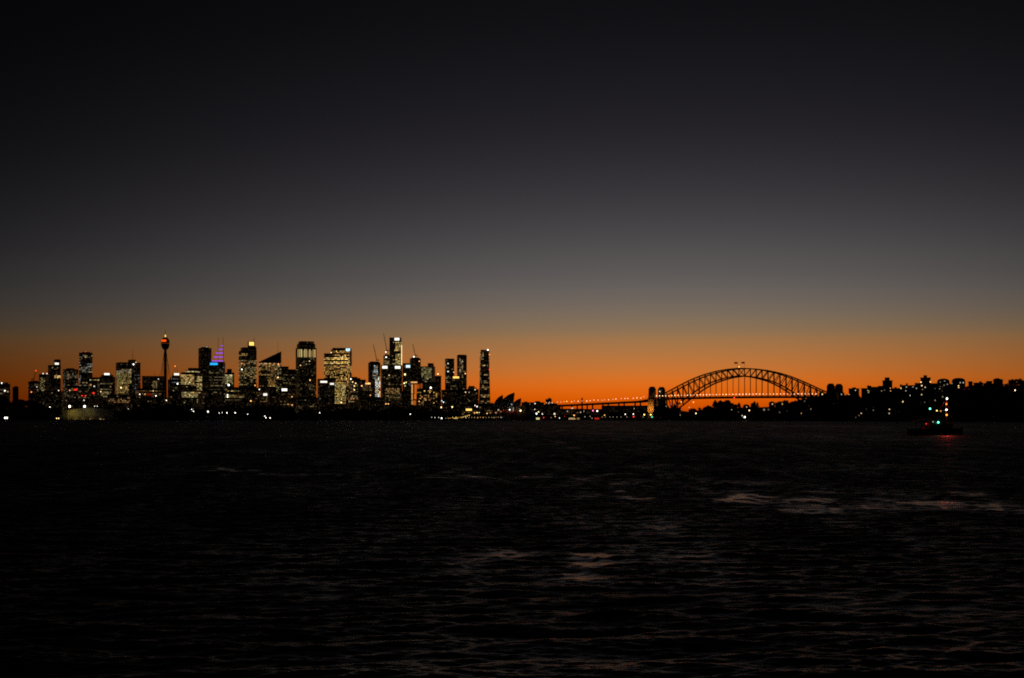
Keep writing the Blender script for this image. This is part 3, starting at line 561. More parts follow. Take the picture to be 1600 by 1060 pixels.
T('apartment_tower', 'left and lower of the dark twin towers, only a few windows lit', 'apartment tower', 695.3, 709.8, 561.5, 3700, 10, .88, 'glass', roofs=[(696.5, 708.5, 561.5, 560.8)], wins=[(696, 710, 564, 606, 'WN', .24, 2), (696, 710, 606, 640, 'A', .1, 0)], lights=[(700, 568.5, N_, 2, 2.4), (700, 581, N_, 3, 2.4), (709, 582, N_, 2, 2)])
T('apartment_tower', 'right and taller of the dark twin towers, a column of lit windows up its middle', 'apartment tower', 714, 729.3, 556, 3750, 10, .88, 'glass', roofs=[(715.5, 728, 556, 554.8)], wins=[(717, 723, 560, 602, 'WN', .6, 2), (714, 730, 580, 640, 'WN', .2, 1)], lights=[(727, 584.2, 'A', 4, 2.4)])
T('apartment_block', 'block bridging the twin towers with a yellow lit sign on its roof edge', 'apartment block', 690, 731, 610, 3600, 0, 1, 'glass', tiers=[(704, 722, 610, 588.5, .8)], signs=[(712.5, 590.2, 9.4, 2.8, 'Y', 1.6)], wins=[(690, 731, 611, 640, 'WA', .14, 1), (704, 722, 594, 610, 'W', .14, 1)], lights=[(687.7, 626.6, 'C', 3, 2), (693, 628.8, 'C', 3, 2.6), (727.5, 613.3, 'W', 3, 2.6)])
T('apartment_block', 'dark block with a notched stepped roof between the twin towers and the tapered tower', 'apartment block', 728, 748, 609, 3500, 0, 1, 'glass', tiers=[(731, 744.5, 609, 606, .9), (732, 741.5, 606, 603.5, .8)], lights=[(742.3, 609.3, 'E', 3, 2.6), (733, 613.5, 'E', 2, 2)], wins=[(728, 748, 612, 640, 'GWN', .26, 1), (737, 744, 623, 627, 'G', .95, 3)])
T('apartment_tower', 'tall tapering dark tower alone at the right end of the city', 'apartment tower', 747.5, 767, 547, 3450, 10, .9, 'glass', top='taper', roofkind=.34, lights=[(762.2, 547.3, N_, 5, 3.2), (764.8, 554.5, 'O', 4, 2.4), (766.3, 578, 'R', 4, 2.2)], wins=[(750, 757, 549, 562, 'WA', .6, 2), (747, 768, 562, 600, 'WN', .3, 2), (747, 768, 600, 640, 'AWY', .38, 2), (748, 756, 614, 630, 'Y', .7, 3)])
T('apartment_block', 'long low apartment row with warm lamps at the foot of the tapered tower', 'apartment block', 722, 772, 632, 3250, 0, 1, 'pale', tiers=[(756, 771, 632, 630, .8)], signs=[(732.6, 640.5, 9.2, 3, 'Y', 1.6)], wins=[(722, 772, 633, 649, 'AW', .16, 1)], lights=[(742.2, 634, N_, 3, 2), (745.4, 635.6, N_, 4, 2.4), (745.4, 645, 'Y', 4, 2.4), (741.6, 645.5, 'A', 2, 3), (748.6, 645, 'G', 3, 1.8), (761, 646.2, 'A', 3, 2.4)])
# dim fill of lower blocks at the foot of the towers
for (x0, x1, y, lab, c, p) in ((60, 100, 612, 'low dark block with faint pale windows under the stepped tower with the yellow band', 'NW', .16),
        (205, 262, 622, 'low dark row of roofs at the foot of the observation tower', 'W', .1), (262, 284, 612, 'low dark block below the sloping-crowned one, faint windows', 'W', .15),
        (316, 352, 610, 'low dark block at the foot of the tower with purple sails', 'WN', .16), (462, 497, 622, 'low block with very faint greenish windows at the foot of the colonnade-crowned tower', 'GW', .2),
        (560, 600, 622, 'low dark block below the glittering glass edge', 'WN', .08), (626, 642, 612, 'low dark sliver between the broad dark tower and the orange-lit hotel', 'C', .12)):
    T('office_block', lab, 'office block', x0, x1, y, 3520, rng.choice((-10, 9)), .9, 'stone', wins=[(x0, x1, y + 1, 640, c, p, 1)])

# ---- right of the opera house: quay buildings
T('wharf_building', 'long dark quay building with rows of dim pinkish windows under the bridge approach', 'wharf building', 866, 912, 639.5, 3350, 0, 1, 'brick', wins=[(868, 892, 640, 649, 'W', .3, 0, 'c'), (890, 904, 641, 648, 'A', .75, 1, 'c')], lights=[(894, 638.3, 'E', 2, 4), (886.5, 643, 'E', 2, 2), (897, 649.3, 'A', 4, 2.6), (907, 644.5, 'E', 2, 2.4), (858, 647, 'E', 3, 4)])
T('apartment_block', 'small dark block rising above the low roofs right of the opera house', 'apartment block', 852, 866, 630, 3650, 0, 1, 'brick', tiers=[(852.5, 862, 630, 624, .9), (856.5, 861.5, 624, 622.6, .6)], wins=[(852, 866, 630, 645, 'W', .3, 0)], lights=[(857.3, 630.5, 'E', 1, 3.4)])
for (x0, x1, y, lab) in ((815, 850, 629.5, 'low dark roofline directly right of the opera house shells'), (838, 876, 633, 'low dark roofline left of the start of the bridge approach'), (905, 945, 640, 'dark low row under the bridge approach with a pink and a white lamp')):
    T('wharf_building', lab, 'wharf building', x0, x1, y, 3480, 0, 1, 'brick', roofs=[(x0 + 4, x0 + 9, y, y - 1.6), (x1 - 14, x1 - 6, y, y - 2.2)] if y < 639 else (), wins=[(x0, x1, y + 2, 650, 'W', .07, 1)],
      lights={815: [(827.5, 631.5, 'E', 2, 2), (836, 631, N_, 3, 2), (820, 639, N_, 5, 2.6), (813, 642, 'W', 4, 2.8), (835.5, 640, N_, 2, 2)], 838: [(843.7, 631.3, N_, 4, 2.4), (841.5, 644, 'G', 4, 2.6), (847.5, 647.3, N_, 4, 2.2), (832.6, 646.6, 'C', 4, 4)], 905: [(926.5, 642, 'K', 4, 3.2), (933.2, 642.5, N_, 5, 3.2), (912, 643, 'E', 3, 2.4), (949.8, 649, 'Y', 3, 2.2)]}[x0])
T('warehouse', 'long building under the bridge approach with a faint reddish-pink lit upper row', 'warehouse', 940, 1012, 634.5, 3480, 0, 1, 'brick', wins=[(945, 1012, 635, 640, 'K', .55, 1, 'b'), (985, 1012, 636, 638.5, 'R', .6, 1)], lights=[(977, 647.5, N_, 4, 2.4), (989.5, 647.3, N_, 4, 2.4), (990, 651.5, 'R', 3, 3), (991, 639, 'E', 3, 2)])

# ---- observation tower
def observation_tower():
    D = 4600; px = 258.3; g0 = g_south(px, D); k_ = D / FPX
    root = empty('observation_tower', ((px - 800) / FPX * D, D, g0), 0, 'slender observation tower with a golden turret on a thin shaft and a glowing orange band', 'tower')
    z = lambda y: zat(y, D) - g0
    b = MB(); b.lathe([(5.4, -2), (5.0, z(600)), (4.6, z(546))], 16); b.build('shaft', MAT['concrete'], root)
    st = MB()
    for i in range(14):
        a = 2 * math.pi * i / 14; st.beam((22 * math.cos(a), 22 * math.sin(a), z(600)), (5 * math.cos(a + .8), 5 * math.sin(a + .8), z(552)), .5)
    st.build('stay_cables', MAT['metal'], root)
    t = MB(); t.lathe([(4, z(547)), (9.5, z(545.5)), (13.5, z(542)), (14.8, z(538.5)), (14.3, z(532)), (10.5, z(529.5)), (8, z(529)), (7.5, z(527.5)), (0, z(527.5))], 24)
    t.build('turret', MAT['metal'], root)
    w = MB()
    for i in range(24):
        a = 2 * math.pi * (i + .5) / 24
        w.box(-1.4, 1.4, -.4, .4, -1, 1)
        for j in range(8):
            x, y, zz = w.v[-8 + j]; w.v[-8 + j] = (14.7 * math.cos(a) - x * math.sin(a) + y * math.cos(a), 14.7 * math.sin(a) + x * math.cos(a) + y * math.sin(a), zz + z(537))
    w.build('turret_windows', em('O', .12), root)['kind'] = 'stuff'
    s = MB(); s.box(-9.5, 7.5, -16.2, -15.0, z(534.6), z(531.3)); sf = s.build('sign', em('F', 1.05), root)
    m = MB(); m.lathe([(2.2, z(527.5)), (1.5, z(523)), (.7, z(520)), (.4, z(516))], 10); m.build('mast', MAT['metal'], root)
    l = MB(); l.lathe([(0, z(527.3)), (2.6, z(526.6)), (2.2, z(524)), (0, z(522.8))], 10); lo = l.build('lamp', em('Y', 1.2), root); lo.location = (1.2, -3.4, 0)
observation_tower()

# ---- tower cranes
def crane(label, bx, by, tx, ty, D, roof_y, color='crane', lamp=None):
    zb = zat(roof_y, D); root = empty('tower_crane', ((bx - 800) / FPX * D, D, zb), 0, label, 'crane', 'tower cranes over the city')
    p = Vector((0, 0, zat(by, D) - zb)); q = Vector(((tx - bx) / FPX * D, 0, zat(ty, D) - zb))
    m = MB()
    for sx, sy in ((-1, -1), (1, -1), (1, 1), (-1, 1)): m.beam((sx, sy, -1), (sx, sy, p.z), .35)
    n = max(2, int(p.z / 3))
    for i in range(n):
        z0, z1 = p.z * i / n, p.z * (i + 1) / n; m.beam((-1, -1, z0), (1, -1, z1), .25); m.beam((1, 1, z0), (-1, 1, z1), .25)
    m.build('crane_mast', MAT[color], root)
    j = MB(); d = (q - p)
    for o in ((-.8, -.6), (.8, -.6), (0, .7)):
        ov = Vector((o[0], o[1], 0)); j.beam(p + ov, q + ov * .4, .55)
    n = max(5, int(d.length / 4))
    for i in range(n): j.beam(p + d * (i / n) + Vector((-.8, -.6, 0)), p + d * ((i + 1) / n) + Vector((.8, -.6, 0)), .25)
    j.build('jib', MAT[color], root)
    c = MB(); s = -1 if d.x > 0 else 1
    c.box(s * 2, s * 8, -1.5, 1.5, p.z - 1.5, p.z + 1.5); c.beam(p, p + Vector((s * 3, 0, 8)), .5); c.beam(p + Vector((s * 3, 0, 8)), q, .18); c.build('counter_jib', MAT[color], root)
    b = MB(); b.box(-1.3, 1.3, -3.2, -1.2, p.z - 1.3, p.z + 1.3); b.build('cab', MAT['cabin'], root)
    if lamp:
        l = MB(); r = 1.9; l.lathe([(0, -r), (r, 0), (0, r)], 8); lo = l.build('lamp', em(lamp, 4), root); lo.location = q
    return root
crane('red crane with a red lamp at its jib tip, near the left edge', 53, 593, 56, 579.5, 4100, 596, 'redp', 'R')
crane('crane whose jib leans left above the tower with the glittering glass edge', 588.5, 563, 583.2, 538, 3900, 566)
crane('tallest crane jib, leaning left above the unfinished slim tower', 604.3, 548, 599.3, 521, 4150, 555)
crane('crane with jib leaning left above the dark tower beside the greenish lit block', 648.6, 556, 645, 537.5, 4000, 559.5)

# ------------------------------------------------------------------ opera house
def opera_house():
    D = 3010; k_ = D / FPX; px0 = 802; g0 = 2.0
    root = empty('opera_house', ((px0 - 800) / FPX * D, D, g0), 0, 'concert hall of pale sail-shaped shells on a broad podium at the water', 'opera house')
    X = lambda px: (px - px0) * k_
    Z = lambda py: zat(py, D) - g0
    b = MB(); b.hexa([(X(766), -32, -3), (X(838), -32, -3), (X(838), 70, -3), (X(766), 70, -3)], [(X(768), -28, Z(646.5)), (X(836), -28, Z(646.5)), (X(836), 66, Z(646.5)), (X(768), 66, Z(646.5))])
    b.box(X(772), X(832), -20, 58, Z(646.5) + .01, Z(644.5)); b.build('podium', MAT['podium'], root)
    base = Z(645)
    def shell(heel, foot, peak, py, y, w, flip=False):
        """ridge springs from the heel and sweeps up to the peak; ribs fan out from two feet"""
        bm = MB(); h = Z(py) - base; n, m_ = 12, 8
        H0, H1 = X(heel), X(peak); F = X(foot)
        ridge = []
        for i in range(n + 1):
            t = i / n; ang = t * math.pi / 2 * .86
            ridge.append(Vector((H0 + (H1 - H0) * (1 - math.cos(ang)) / (1 - math.cos(math.pi / 2 * .86)), 0, h * math.sin(ang) / math.sin(math.pi / 2 * .86))))
        for sgn in (-1, 1):
            ft = Vector((F, sgn * w, 0)); grid = []
            for i_, r in enumerate(ridge):
                row = []
                for j in range(m_ + 1):
                    s = j / m_; p = ft.lerp(r, s)
                    bul = math.sin(math.pi * s) * (r - ft).length * .13
                    nrm = Vector((-.3 * (1 - i_ / n), sgn * .8, .5)).normalized()
                    row.append(p + nrm * bul)
                grid.append(row)
            for i in range(n):
                for j in range(m_):
                    q = [grid[i][j], grid[i + 1][j], grid[i + 1][j + 1], grid[i][j + 1]]
                    if sgn > 0: q.reverse()
                    bm.quad([(v.x, v.y + y, v.z + base) for v in q])
        o = bm.build('shell', MAT['shell'], root); sm = o.modifiers.new('thickness', 'SOLIDIFY'); sm.thickness = 1.2; sm.offset = 0
        bmw = bmesh.new(); bmw.from_mesh(o.data); bmesh.ops.remove_doubles(bmw, verts=bmw.verts, dist=.05); bmw.to_mesh(o.data); bmw.free()
        for p_ in o.data.polygons: p_.use_smooth = True
        # glass wall closing the mouth
        gm = MB(); t = ridge[-1]; x_in = lambda v: v.x - 3
        gm.quad([(F - 1, y - w * .85, base), (F - 1, y + w * .85, base), (x_in(t), y, base + t.z * .93)])
        go = gm.build('glass_wall', MAT['bglass'], o); sg = go.modifiers.new('thickness', 'SOLIDIFY'); sg.thickness = .4
        return o
    # the near hall, then the far hall behind it
    shell(778, 801.5, 804.2, 614, -2, 19); shell(797, 813, 814.3, 622.8, -2, 14); shell(811, 820, 823, 629.5, -2, 9)
    shell(768.8, 786, 785.6, 617.3, 38, 20); shell(783, 797, 798, 625, 38, 14); shell(806, 826, 828, 630.5, 38, 12)
    # lights on the podium and in the foyers
    for (x, y, c, lv, sz) in ((779, 641, 'E', 1, 2.4), (782.5, 643.5, 'A', .2, 3), (787, 642, 'R', .25, 2.6), (793, 643.5, 'R', .22, 2.4), (800, 644, 'R', .18, 3), (807, 642.5, 'R', .1, 3), (796.4, 640.6, 'N', 3, 2), (813.2, 642, 'W', 4, 2.6), (799.4, 632.2, 'C', .45, 2.2), (775, 646.3, 'E', .8, 2), (766.5, 645.5, 'A', .3, 2.6)):
        l = MB(); r = sz * k_ / 2; l.lathe([(0, -r), (r * .75, -r * .6), (r, 0), (r * .75, r * .6), (0, r)], 8); o = l.build('lamp', em(c, lv), root); o.location = (X(x), -29.5, max(Z(y), Z(645.3)))
        if Z(y) > Z(644.5): pp = MB(); pp.beam((0, 0, -(Z(y) - Z(646.5))), (0, 0, 0), .3); pp.build('lamp_post', MAT['metal'], o)
    for (x, y, wd, hh) in ((802, 640, 1.0, 4.5), ):
        l = MB(); l.box(-wd, wd, -.3, .3, -hh, hh); o = l.build('lit_glazing', em('E', .5), root); o.location = (X(x), -23, Z(y))
opera_house()

# ------------------------------------------------------------------ arch bridge
BS = Vector((385.0, 3400.0, 0)); BN = Vector((779.5, 3090.0, 0)); BU = (BN - BS); BL = BU.length; BU.normalize(); BP = Vector((BU.y, -BU.x, 0))   # BP: towards the camera side
if BP.y > 0: BP = -BP
T_TOP = [(0, 66), (.073, 80.5), (.124, 91), (.195, 104.5), (.257, 114), (.292, 118.3), (.366, 125.5), (.44, 129.6), (.5, 130.8)]
T_BOT = [(0, 11), (.06, 26), (.1, 37), (.15, 53), (.2, 67.5), (.264, 85), (.33, 97.5), (.42, 108), (.5, 112)]
def prof(u, pts): return interp(min(u, 1 - u), pts)
U0, U1 = .045, .955
def deck_z(t): return 57.6 + 2.2 * math.sin(math.pi * max(0, min(1, t)))
def bpt(t, off, z): v = BS + BU * (BL * t) + BP * off; return Vector((v.x, v.y, z))
def bridge():
    root = empty('arch_bridge', (0, 0, 0), 0, 'great steel arch bridge with truss arch, hangers and stone pylons against the orange sky', 'bridge')
    mid = bpt(.5, 0, 0); root.location = mid
    L = lambda t, off, z: bpt(t, off, z) - mid
    tu = lambda u: U0 + (U1 - U0) * u
    NP = 28; HW = 15.0
    st = MAT['steel']
    for off in (-HW, HW):
        for pts, nm, w in ((T_TOP, 'top_chord', 2.3), (T_BOT, 'bottom_chord', 2.5)):
            b = MB()
            for i in range(NP):
                a, c = i / NP, (i + 1) / NP; b.beam(L(tu(a), off, prof(a, pts)), L(tu(c), off, prof(c, pts)), w, w * 1.25)
            b.build(nm, st, root)
        for i in range(NP + 1):
            u = i / NP; b = MB(); zt, zb = prof(u, T_TOP), prof(u, T_BOT)
            b.beam(L(tu(u), off, zb), L(tu(u), off, zt), 2.0); b.build('truss_post', st, root)
            if zb > deck_z(tu(u)) + 2:
                b = MB(); b.beam(L(tu(u), off, deck_z(tu(u)) - 1), L(tu(u), off, zb), 1.25); b.build('hanger', st, root)
        for i in range(NP):
            a, c = i / NP, (i + 1) / NP; b = MB()
            if i < NP / 2: b.beam(L(tu(a), off, prof(a, T_TOP)), L(tu(c), off, prof(c, T_BOT)), 1.5)
            else: b.beam(L(tu(a), off, prof(a, T_BOT)), L(tu(c), off, prof(c, T_TOP)), 1.5)
            b.build('truss_diagonal', st, root)
    b = MB()
    for i in range(NP):
        a, c = i / NP, (i + 1) / NP
        for pts in (T_TOP, T_BOT):
            b.beam(L(tu(a), -HW, prof(a, pts)), L(tu(a), HW, prof(a, pts)), .6); b.beam(L(tu(a), -HW, prof(a, pts)), L(tu(c), HW, prof(c, pts)), .5); b.beam(L(tu(a), HW, prof(a, pts)), L(tu(c), -HW, prof(c, pts)), .5)
    b.build('lateral_bracing', st, root)
    d = MB(); n = 40
    for i in range(n):
        a, c = -.03 + 1.06 * i / n, -.03 + 1.06 * (i + 1) / n; za, zc = deck_z(a), deck_z(c)
        lo = [L(a, 22, za - 4.6), L(c, 22, zc - 4.6), L(c, -22, zc - 4.6), L(a, -22, za - 4.6)]
        hi = [L(a, 22, za), L(c, 22, zc), L(c, -22, zc), L(a, -22, za)]
        d.hexa(lo, hi)
    d.build('deck', st, root)
    for off in (21.7, -21.7):
        r = MB()
        for i in range(n):
            a, c = -.03 + 1.06 * i / n, -.03 + 1.06 * (i + 1) / n
            r.beam(L(a, off, deck_z(a) + 1.6), L(c, off, deck_z(c) + 1.6), .25); r.beam(L(a, off, deck_z(a) + .8), L(c, off, deck_z(c) + .8), .2); r.beam(L(a, off, deck_z(a) - .2), L(a, off, deck_z(a) + 1.6), .25)
        r.build('railing', MAT['metal'], root)
    # pylons: battered granite towers on abutments
    rz = math.atan2(BU.y, BU.x)
    for t in (.0, 1.0):
        ab = MB(); g_ = MAT['granite']; zd = deck_z(t) - 4.7
        po = bpt(t, 0, 0) - mid
        ab.box(-14, 14, -20, 20, -4, zd); o = ab.build('abutment', g_, root); o.location = po; o.rotation_euler = (0, 0, rz)
        for off in (23.5, -23.5):
            p = MB(); p.box(-9.6, 9.6, -8.2, 8.2, -4, 51, taper=.08); p.box(-9.3, 9.3, -7.9, 7.9, 51.01, 55); p.box(-8.5, 8.5, -7.0, 7.0, 55.01, 80, taper=.12)
            po_ = bpt(t, off, 0) - mid; py_ = p.build('pylon', g_, root); py_.location = po_; py_.rotation_euler = (0, 0, rz)
            c = MB(); c.box(-7.9, 7.9, -6.6, 6.6, 80.01, 82.4); c.box(-6.8, 6.8, -5.6, 5.6, 82.41, 86.4, taper=.12); c.box(-4.6, 4.6, -3.8, 3.8, 86.41, 88.2); c.build('pylon_cap', g_, py_)
            w = MB(); w.box(-1.3, 1.3, 7.3, 7.9, 60, 72); w.box(-1.3, 1.3, -7.9, -7.3, 60, 72); w.build('pylon_opening', MAT['bglass'], py_)
    # flags and beacon on the crown
    for dt, off in ((-.018, 5), (.022, 5)):
        tt = .5 + dt; b = MB(); b.beam(L(tt, off, 130), L(tt, off, 147.5), .45); fp = b.build('flagpole', MAT['metal'], root)
        f = MB(); q = L(tt, off, 0); nseg = 6
        for i in range(nseg):
            x0, x1 = i * 1.4, (i + 1) * 1.4; w0, w1 = math.sin(i * .9) * .5, math.sin((i + 1) * .9) * .5
            f.hexa([(q.x - x0, q.y + w0, 143), (q.x - x1, q.y + w1, 142.7), (q.x - x1, q.y + w1 + .15, 142.7), (q.x - x0, q.y + w0 + .15, 143)], [(q.x - x0, q.y + w0, 147.2), (q.x - x1, q.y + w1, 146.9), (q.x - x1, q.y + w1 + .15, 146.9), (q.x - x0, q.y + w0 + .15, 147.2)])
        f.build('flag', MAT['flagc'], fp)
    b = MB(); r = 1.5; b.lathe([(0, -r), (r, 0), (0, r * 1.6)], 8); o = b.build('lamp', em('Y', 2.5), root); o.location = L(.494, 8, 134.5); q = MB(); q.beam((0, 0, -5), (0, 0, -1), .4); q.build('lamp_post', MAT['metal'], o)
    for (px, py, c, lv) in ((1147, 621.8, 'R', 4), (1083.5, 628.7, 'A', 3), (1064.5, 628.3, 'A', 3)):
        t = max(.02, (px - 1026.5) / 278 * 1.05 - .03); b = MB(); r = 1.6; b.lathe([(0, -r), (r, 0), (0, r)], 8); o = b.build('lamp', em(c, lv), root)
        tb = min((abs(PX(bpt(tt / 400, 23, 50))[0] - px), tt / 400) for tt in range(0, 401))[1]; o.location = L(tb, 23, zat(py, bpt(tb, 23, 0).y)); q = MB(); q.beam((0, 0, 0), (0, 3, max(.5, deck_z(tb) - 2 - zat(py, bpt(tb, 23, 0).y))), .4); q.build('bracket', MAT['metal'], o)
    for (t, off, px, py, c, lv) in ((0, -23.5, 1033, 612, 'N', 1.6), (0, -23.5, 1033.6, 622, 'Y', .5)):
        b = MB(); r = 1.5; b.lathe([(0, -r), (r, 0), (0, r)], 8); o = b.build('lamp', em(c, lv), root); v = bpt(t, off + 9.2, 0); o.location = v - mid; o.location.z = zat(py, v.y)
bridge()
def viaduct():
    root = empty('viaduct', (0, 0, 0), 0, 'long low bridge approach sloping down from the left pylons towards the opera house', 'viaduct')
    o0 = bpt(-.03, 0, 0); root.location = o0
    pt = lambda s, off, z: bpt(-.03 - s / BL, off, z) - o0
    zt = lambda s: 56.0 - 4.4 * smooth(s / 30) - 11.6 * max(0, s - 15) / 335
    d = MB(); S = [i * 20 for i in range(21)]
    for a, c in zip(S, S[1:]):
        d.hexa([pt(c, 20, zt(c) - 4.4), pt(a, 20, zt(a) - 4.4), pt(a, -20, zt(a) - 4.4), pt(c, -20, zt(c) - 4.4)], [pt(c, 20, zt(c)), pt(a, 20, zt(a)), pt(a, -20, zt(a)), pt(c, -20, zt(c))])
    d.build('deck', MAT['steel'], root)
    for s in range(45, 400, 52):
        for off in (13, -13):
            b = MB(); q = pt(s, off, 0); b.box(q.x - 2.4, q.x + 2.4, q.y - 2.4, q.y + 2.4, -3, zt(s) - 4.2, taper=.2); b.build('pier', MAT['granite'], root)
    for off in (19.7, -19.7):
        r = MB()
        for a, c in zip(S, S[1:]): r.beam(pt(a, off, zt(a) + 1.4), pt(c, off, zt(c) + 1.4), .25); r.beam(pt(a, off, zt(a)), pt(a, off, zt(a) + 1.4), .25)
        r.build('railing', MAT['metal'], root)
    return zt
vz = viaduct()
ch = MB(); chr_ = empty('chimney_stack', ((909.5 - 800) / FPX * 3640, 3640, 10), 0, 'slim dark chimney standing up behind the bridge approach', 'chimney')
ch.lathe([(3.0, -8), (2.0, zat(622.5, 3640) - 10), (2.3, zat(622, 3640) - 10), (0, zat(621.8, 3640) - 10)], 12); ch.build('stack', MAT['brick'], chr_)

# ------------------------------------------------------------------ lamps
LAMPS = []          # photo position and distance of every lamp, so trees keep clear
GLOBE = {}
def lamp_proto(c, lv, r):
    k_ = (c, lv, r)
    if k_ not in GLOBE:
        b = MB(); b.lathe([(0, -r * 1.1), (r * .7, -r * .75), (r, 0), (r * .7, r * .8), (0, r * 1.15)], 8); GLOBE[k_] = b.mesh('lamp_globe', em(c, lv))
    return GLOBE[k_]
pb = MB(); pb.lathe([(.5, 0), (.22, .08), (.16, 1), (0, 1)], 8); POLE = pb.mesh('lamp_pole', MAT['metal'])
def lamp(px, py, c='N', lv=4, r=1.2, gf=g_south, label='', group=None, D=None, base=None, name='street_lamp', shore=None, hgt=(5, 9)):
    if D is None:
        sh = interp(px, shore or (SHORE_S if gf is g_south else SHORE_N)); best = None
        for i in range(260):
            d = sh + 3 + i * 3; h = zat(py, d) - gf(px, d); e = max(hgt[0] - h, h - hgt[1], 0) + i * .004
            if best is None or e < best[0]: best = (e, d)
        D = best[1]
    gz = gf(px, D) if base is None else base
    h = max(2.5, zat(py, D) - gz)
    root = empty(name, ((px - 800) / FPX * D, D, gz), 0, label, 'lamp', group)
    inst('pole', POLE, root, scale=(1, 1, h)); r *= .82; inst('lamp', lamp_proto(c, lv, r), root, (0, 0, h + r * .2))
    LAMPS.append((px, py, D)); return root
GP = 'white lamps in the dark park below the towers'
for (px, py, r, lab) in ((230.5, 641, 1.9, 'brightest white lamp alone in the dark park left of centre of the city'), (299.5, 640, 1.2, 'upper of two white lamps close together in the park under the yellow-banded block'), (302.2, 643, 1.2, 'lower of two white lamps close together in the park under the yellow-banded block'),
        (325, 643.6, 2.0, 'large white lamp in the park under the purple-sailed tower'), (342.5, 645.6, .9, 'faint lamp, first of four in a row in the park right of the large one'), (347.3, 645.2, .8, 'faint lamp, second of four in a row in the park'), (354.6, 645.6, 1.4, 'white lamp, third of four in a row in the park'), (367.4, 645.6, 1.4, 'white lamp, last of four in a row in the park'),
        (387, 647.6, 1.0, 'single weak lamp in the park under the stepped tower'), (413.8, 650.6, 1.1, 'upper lamp of the close pair near the waterline below the slanted-roof tower'), (415.6, 653.2, 1.2, 'lower lamp of the close pair near the waterline below the slanted-roof tower'), (422, 653.5, 1.3, 'white lamp at the waterline just right of the close pair'),
        (460.5, 640.5, 1.0, 'lone lamp at the park edge below the low block with the bright sign'), (499.5, 645.5, 1.1, 'lone lamp in the park below the two-signed narrow block'), (641, 647.5, 1.2, 'lone lamp in the dark park below the orange-lit hotel'),
        (260, 626, 1.2, 'lamp at the top edge of the park at the foot of the observation tower'), (190.4, 638.5, .7, 'faintest left lamp of three between the floodlit shed and the park'), (194, 638.6, .9, 'middle lamp of three between the floodlit shed and the park'), (200.4, 638.7, .7, 'right lamp of three between the floodlit shed and the park'), (78, 636.5, 1.1, 'small white lamp on the dark headland left of the shed')):
    lamp(px, py, 'N', 4, r, label=lab, group=GP)
lamp(689.5, 637, 'W', 4, 1.7, label='tall warm lamp at the park edge below the narrow dark block', group=GP, hgt=(5, 26)); lamp(706.6, 636.5, 'W', 4, 1.7, label='tall warm lamp on the slope below the twin towers', group=GP, hgt=(5, 26))
GPR = 'lamps along the harbour promenade'
for i, px in enumerate((674.5, 679.5, 685.5, 696.5, 700.3, 703.3, 723, 728, 732.7, 737.2, 741.6, 746.2, 750.5, 755, 759.5, 764, 768.3, 771.8, 775, 778.6, 783, 787.6, 805.8, 811, 816.6, 825, 830.6)):
    warm = 'N' if px < 690 or px > 780 else rng.choice('WA')
    lamp(px, 652.6 + rng.uniform(-.3, .3) + (1.6 if 690 < px < 705 else 0), warm, rng.choice((.8, 1.6, 2.4)), .8, label='small lamp in the even row along the promenade in front of the opera house', group=GPR, hgt=(3, 6))
for (px, py, c, r, lab) in ((690, 655, 'N', 1.7, 'bright lamp on the seawall at the left end of the promenade row'), (793.5, 653, 'N', 2.1, 'left of two big white lamps on the quay below the opera house'), (800.4, 653, 'N', 2.0, 'right of two big white lamps on the quay below the opera house')):
    lamp(px, py, c, 4, r, label=lab, group=GPR, hgt=(3, 6))
for (px, py) in ((709, 655.5), (711.5, 655.8), (714, 655.6), (707, 652.6), (712.6, 652.3), (716, 653), (719, 652.6), (721.5, 652.6), (724, 651.7), (727, 651), (730, 650.2), (733, 649.3), (736.5, 648.3)):
    lamp(px, py, 'Y', rng.choice((.9, 1.6, 2.6)), 1.0, label='yellow lamp in the close string climbing the road left of the opera house', group='yellow lamps on the harbour road', hgt=(3, 7))
GQ = 'small lamps along the quay below the bridge approach'
for (px, py, c, lv) in ((849.5, 653, 'R', 2.5), (874, 653.6, 'N', 2.5), (867.5, 651, 'A', 2.5), (861, 653, 'A', .6), (882, 651, 'R', .5), (914, 651.5, 'E', 1.2), (922, 651, 'E', 1), (925, 654, 'E', 1), (941, 652, 'Y', .6), (946, 652, 'A', .4), (953, 652, 'E', .5), (958, 652, 'G', .4), (964, 652, 'G', .4), (970.5, 652, 'E', .5), (979.5, 652, 'G', .5), (1005, 652, 'E', .8)):
    lamp(px, py, c, lv, 1.2, label={'R': 'red lamp at the waterline of the quay below the bridge approach', 'N': 'white lamp at the waterline of the quay below the bridge approach'}.get(c, 'faint small lamp at the waterline of the quay below the bridge approach'), group=GQ, hgt=(3, 6))
lamp(1018.8, 652, 'T', 1.6, 2.0, label='green navigation lamp at the waterline under the floodlit pylon', group=None, hgt=(3, 6), name='navigation_light')
lamp(1029.6, 649.3, 'N', 4, 2.2, label='brightest white lamp at the waterline right of the floodlit pylon', group=GQ, hgt=(3, 9)); lamp(1043.6, 649, 'N', 4, 1.5, label='white lamp below the left end of the arch, beside a yellow one', group=GQ, hgt=(3, 9)); lamp(1047.6, 646.2, 'W', 4, 1.4, label='warm lamp above the white one below the left end of the arch', group=GQ, hgt=(3, 14))
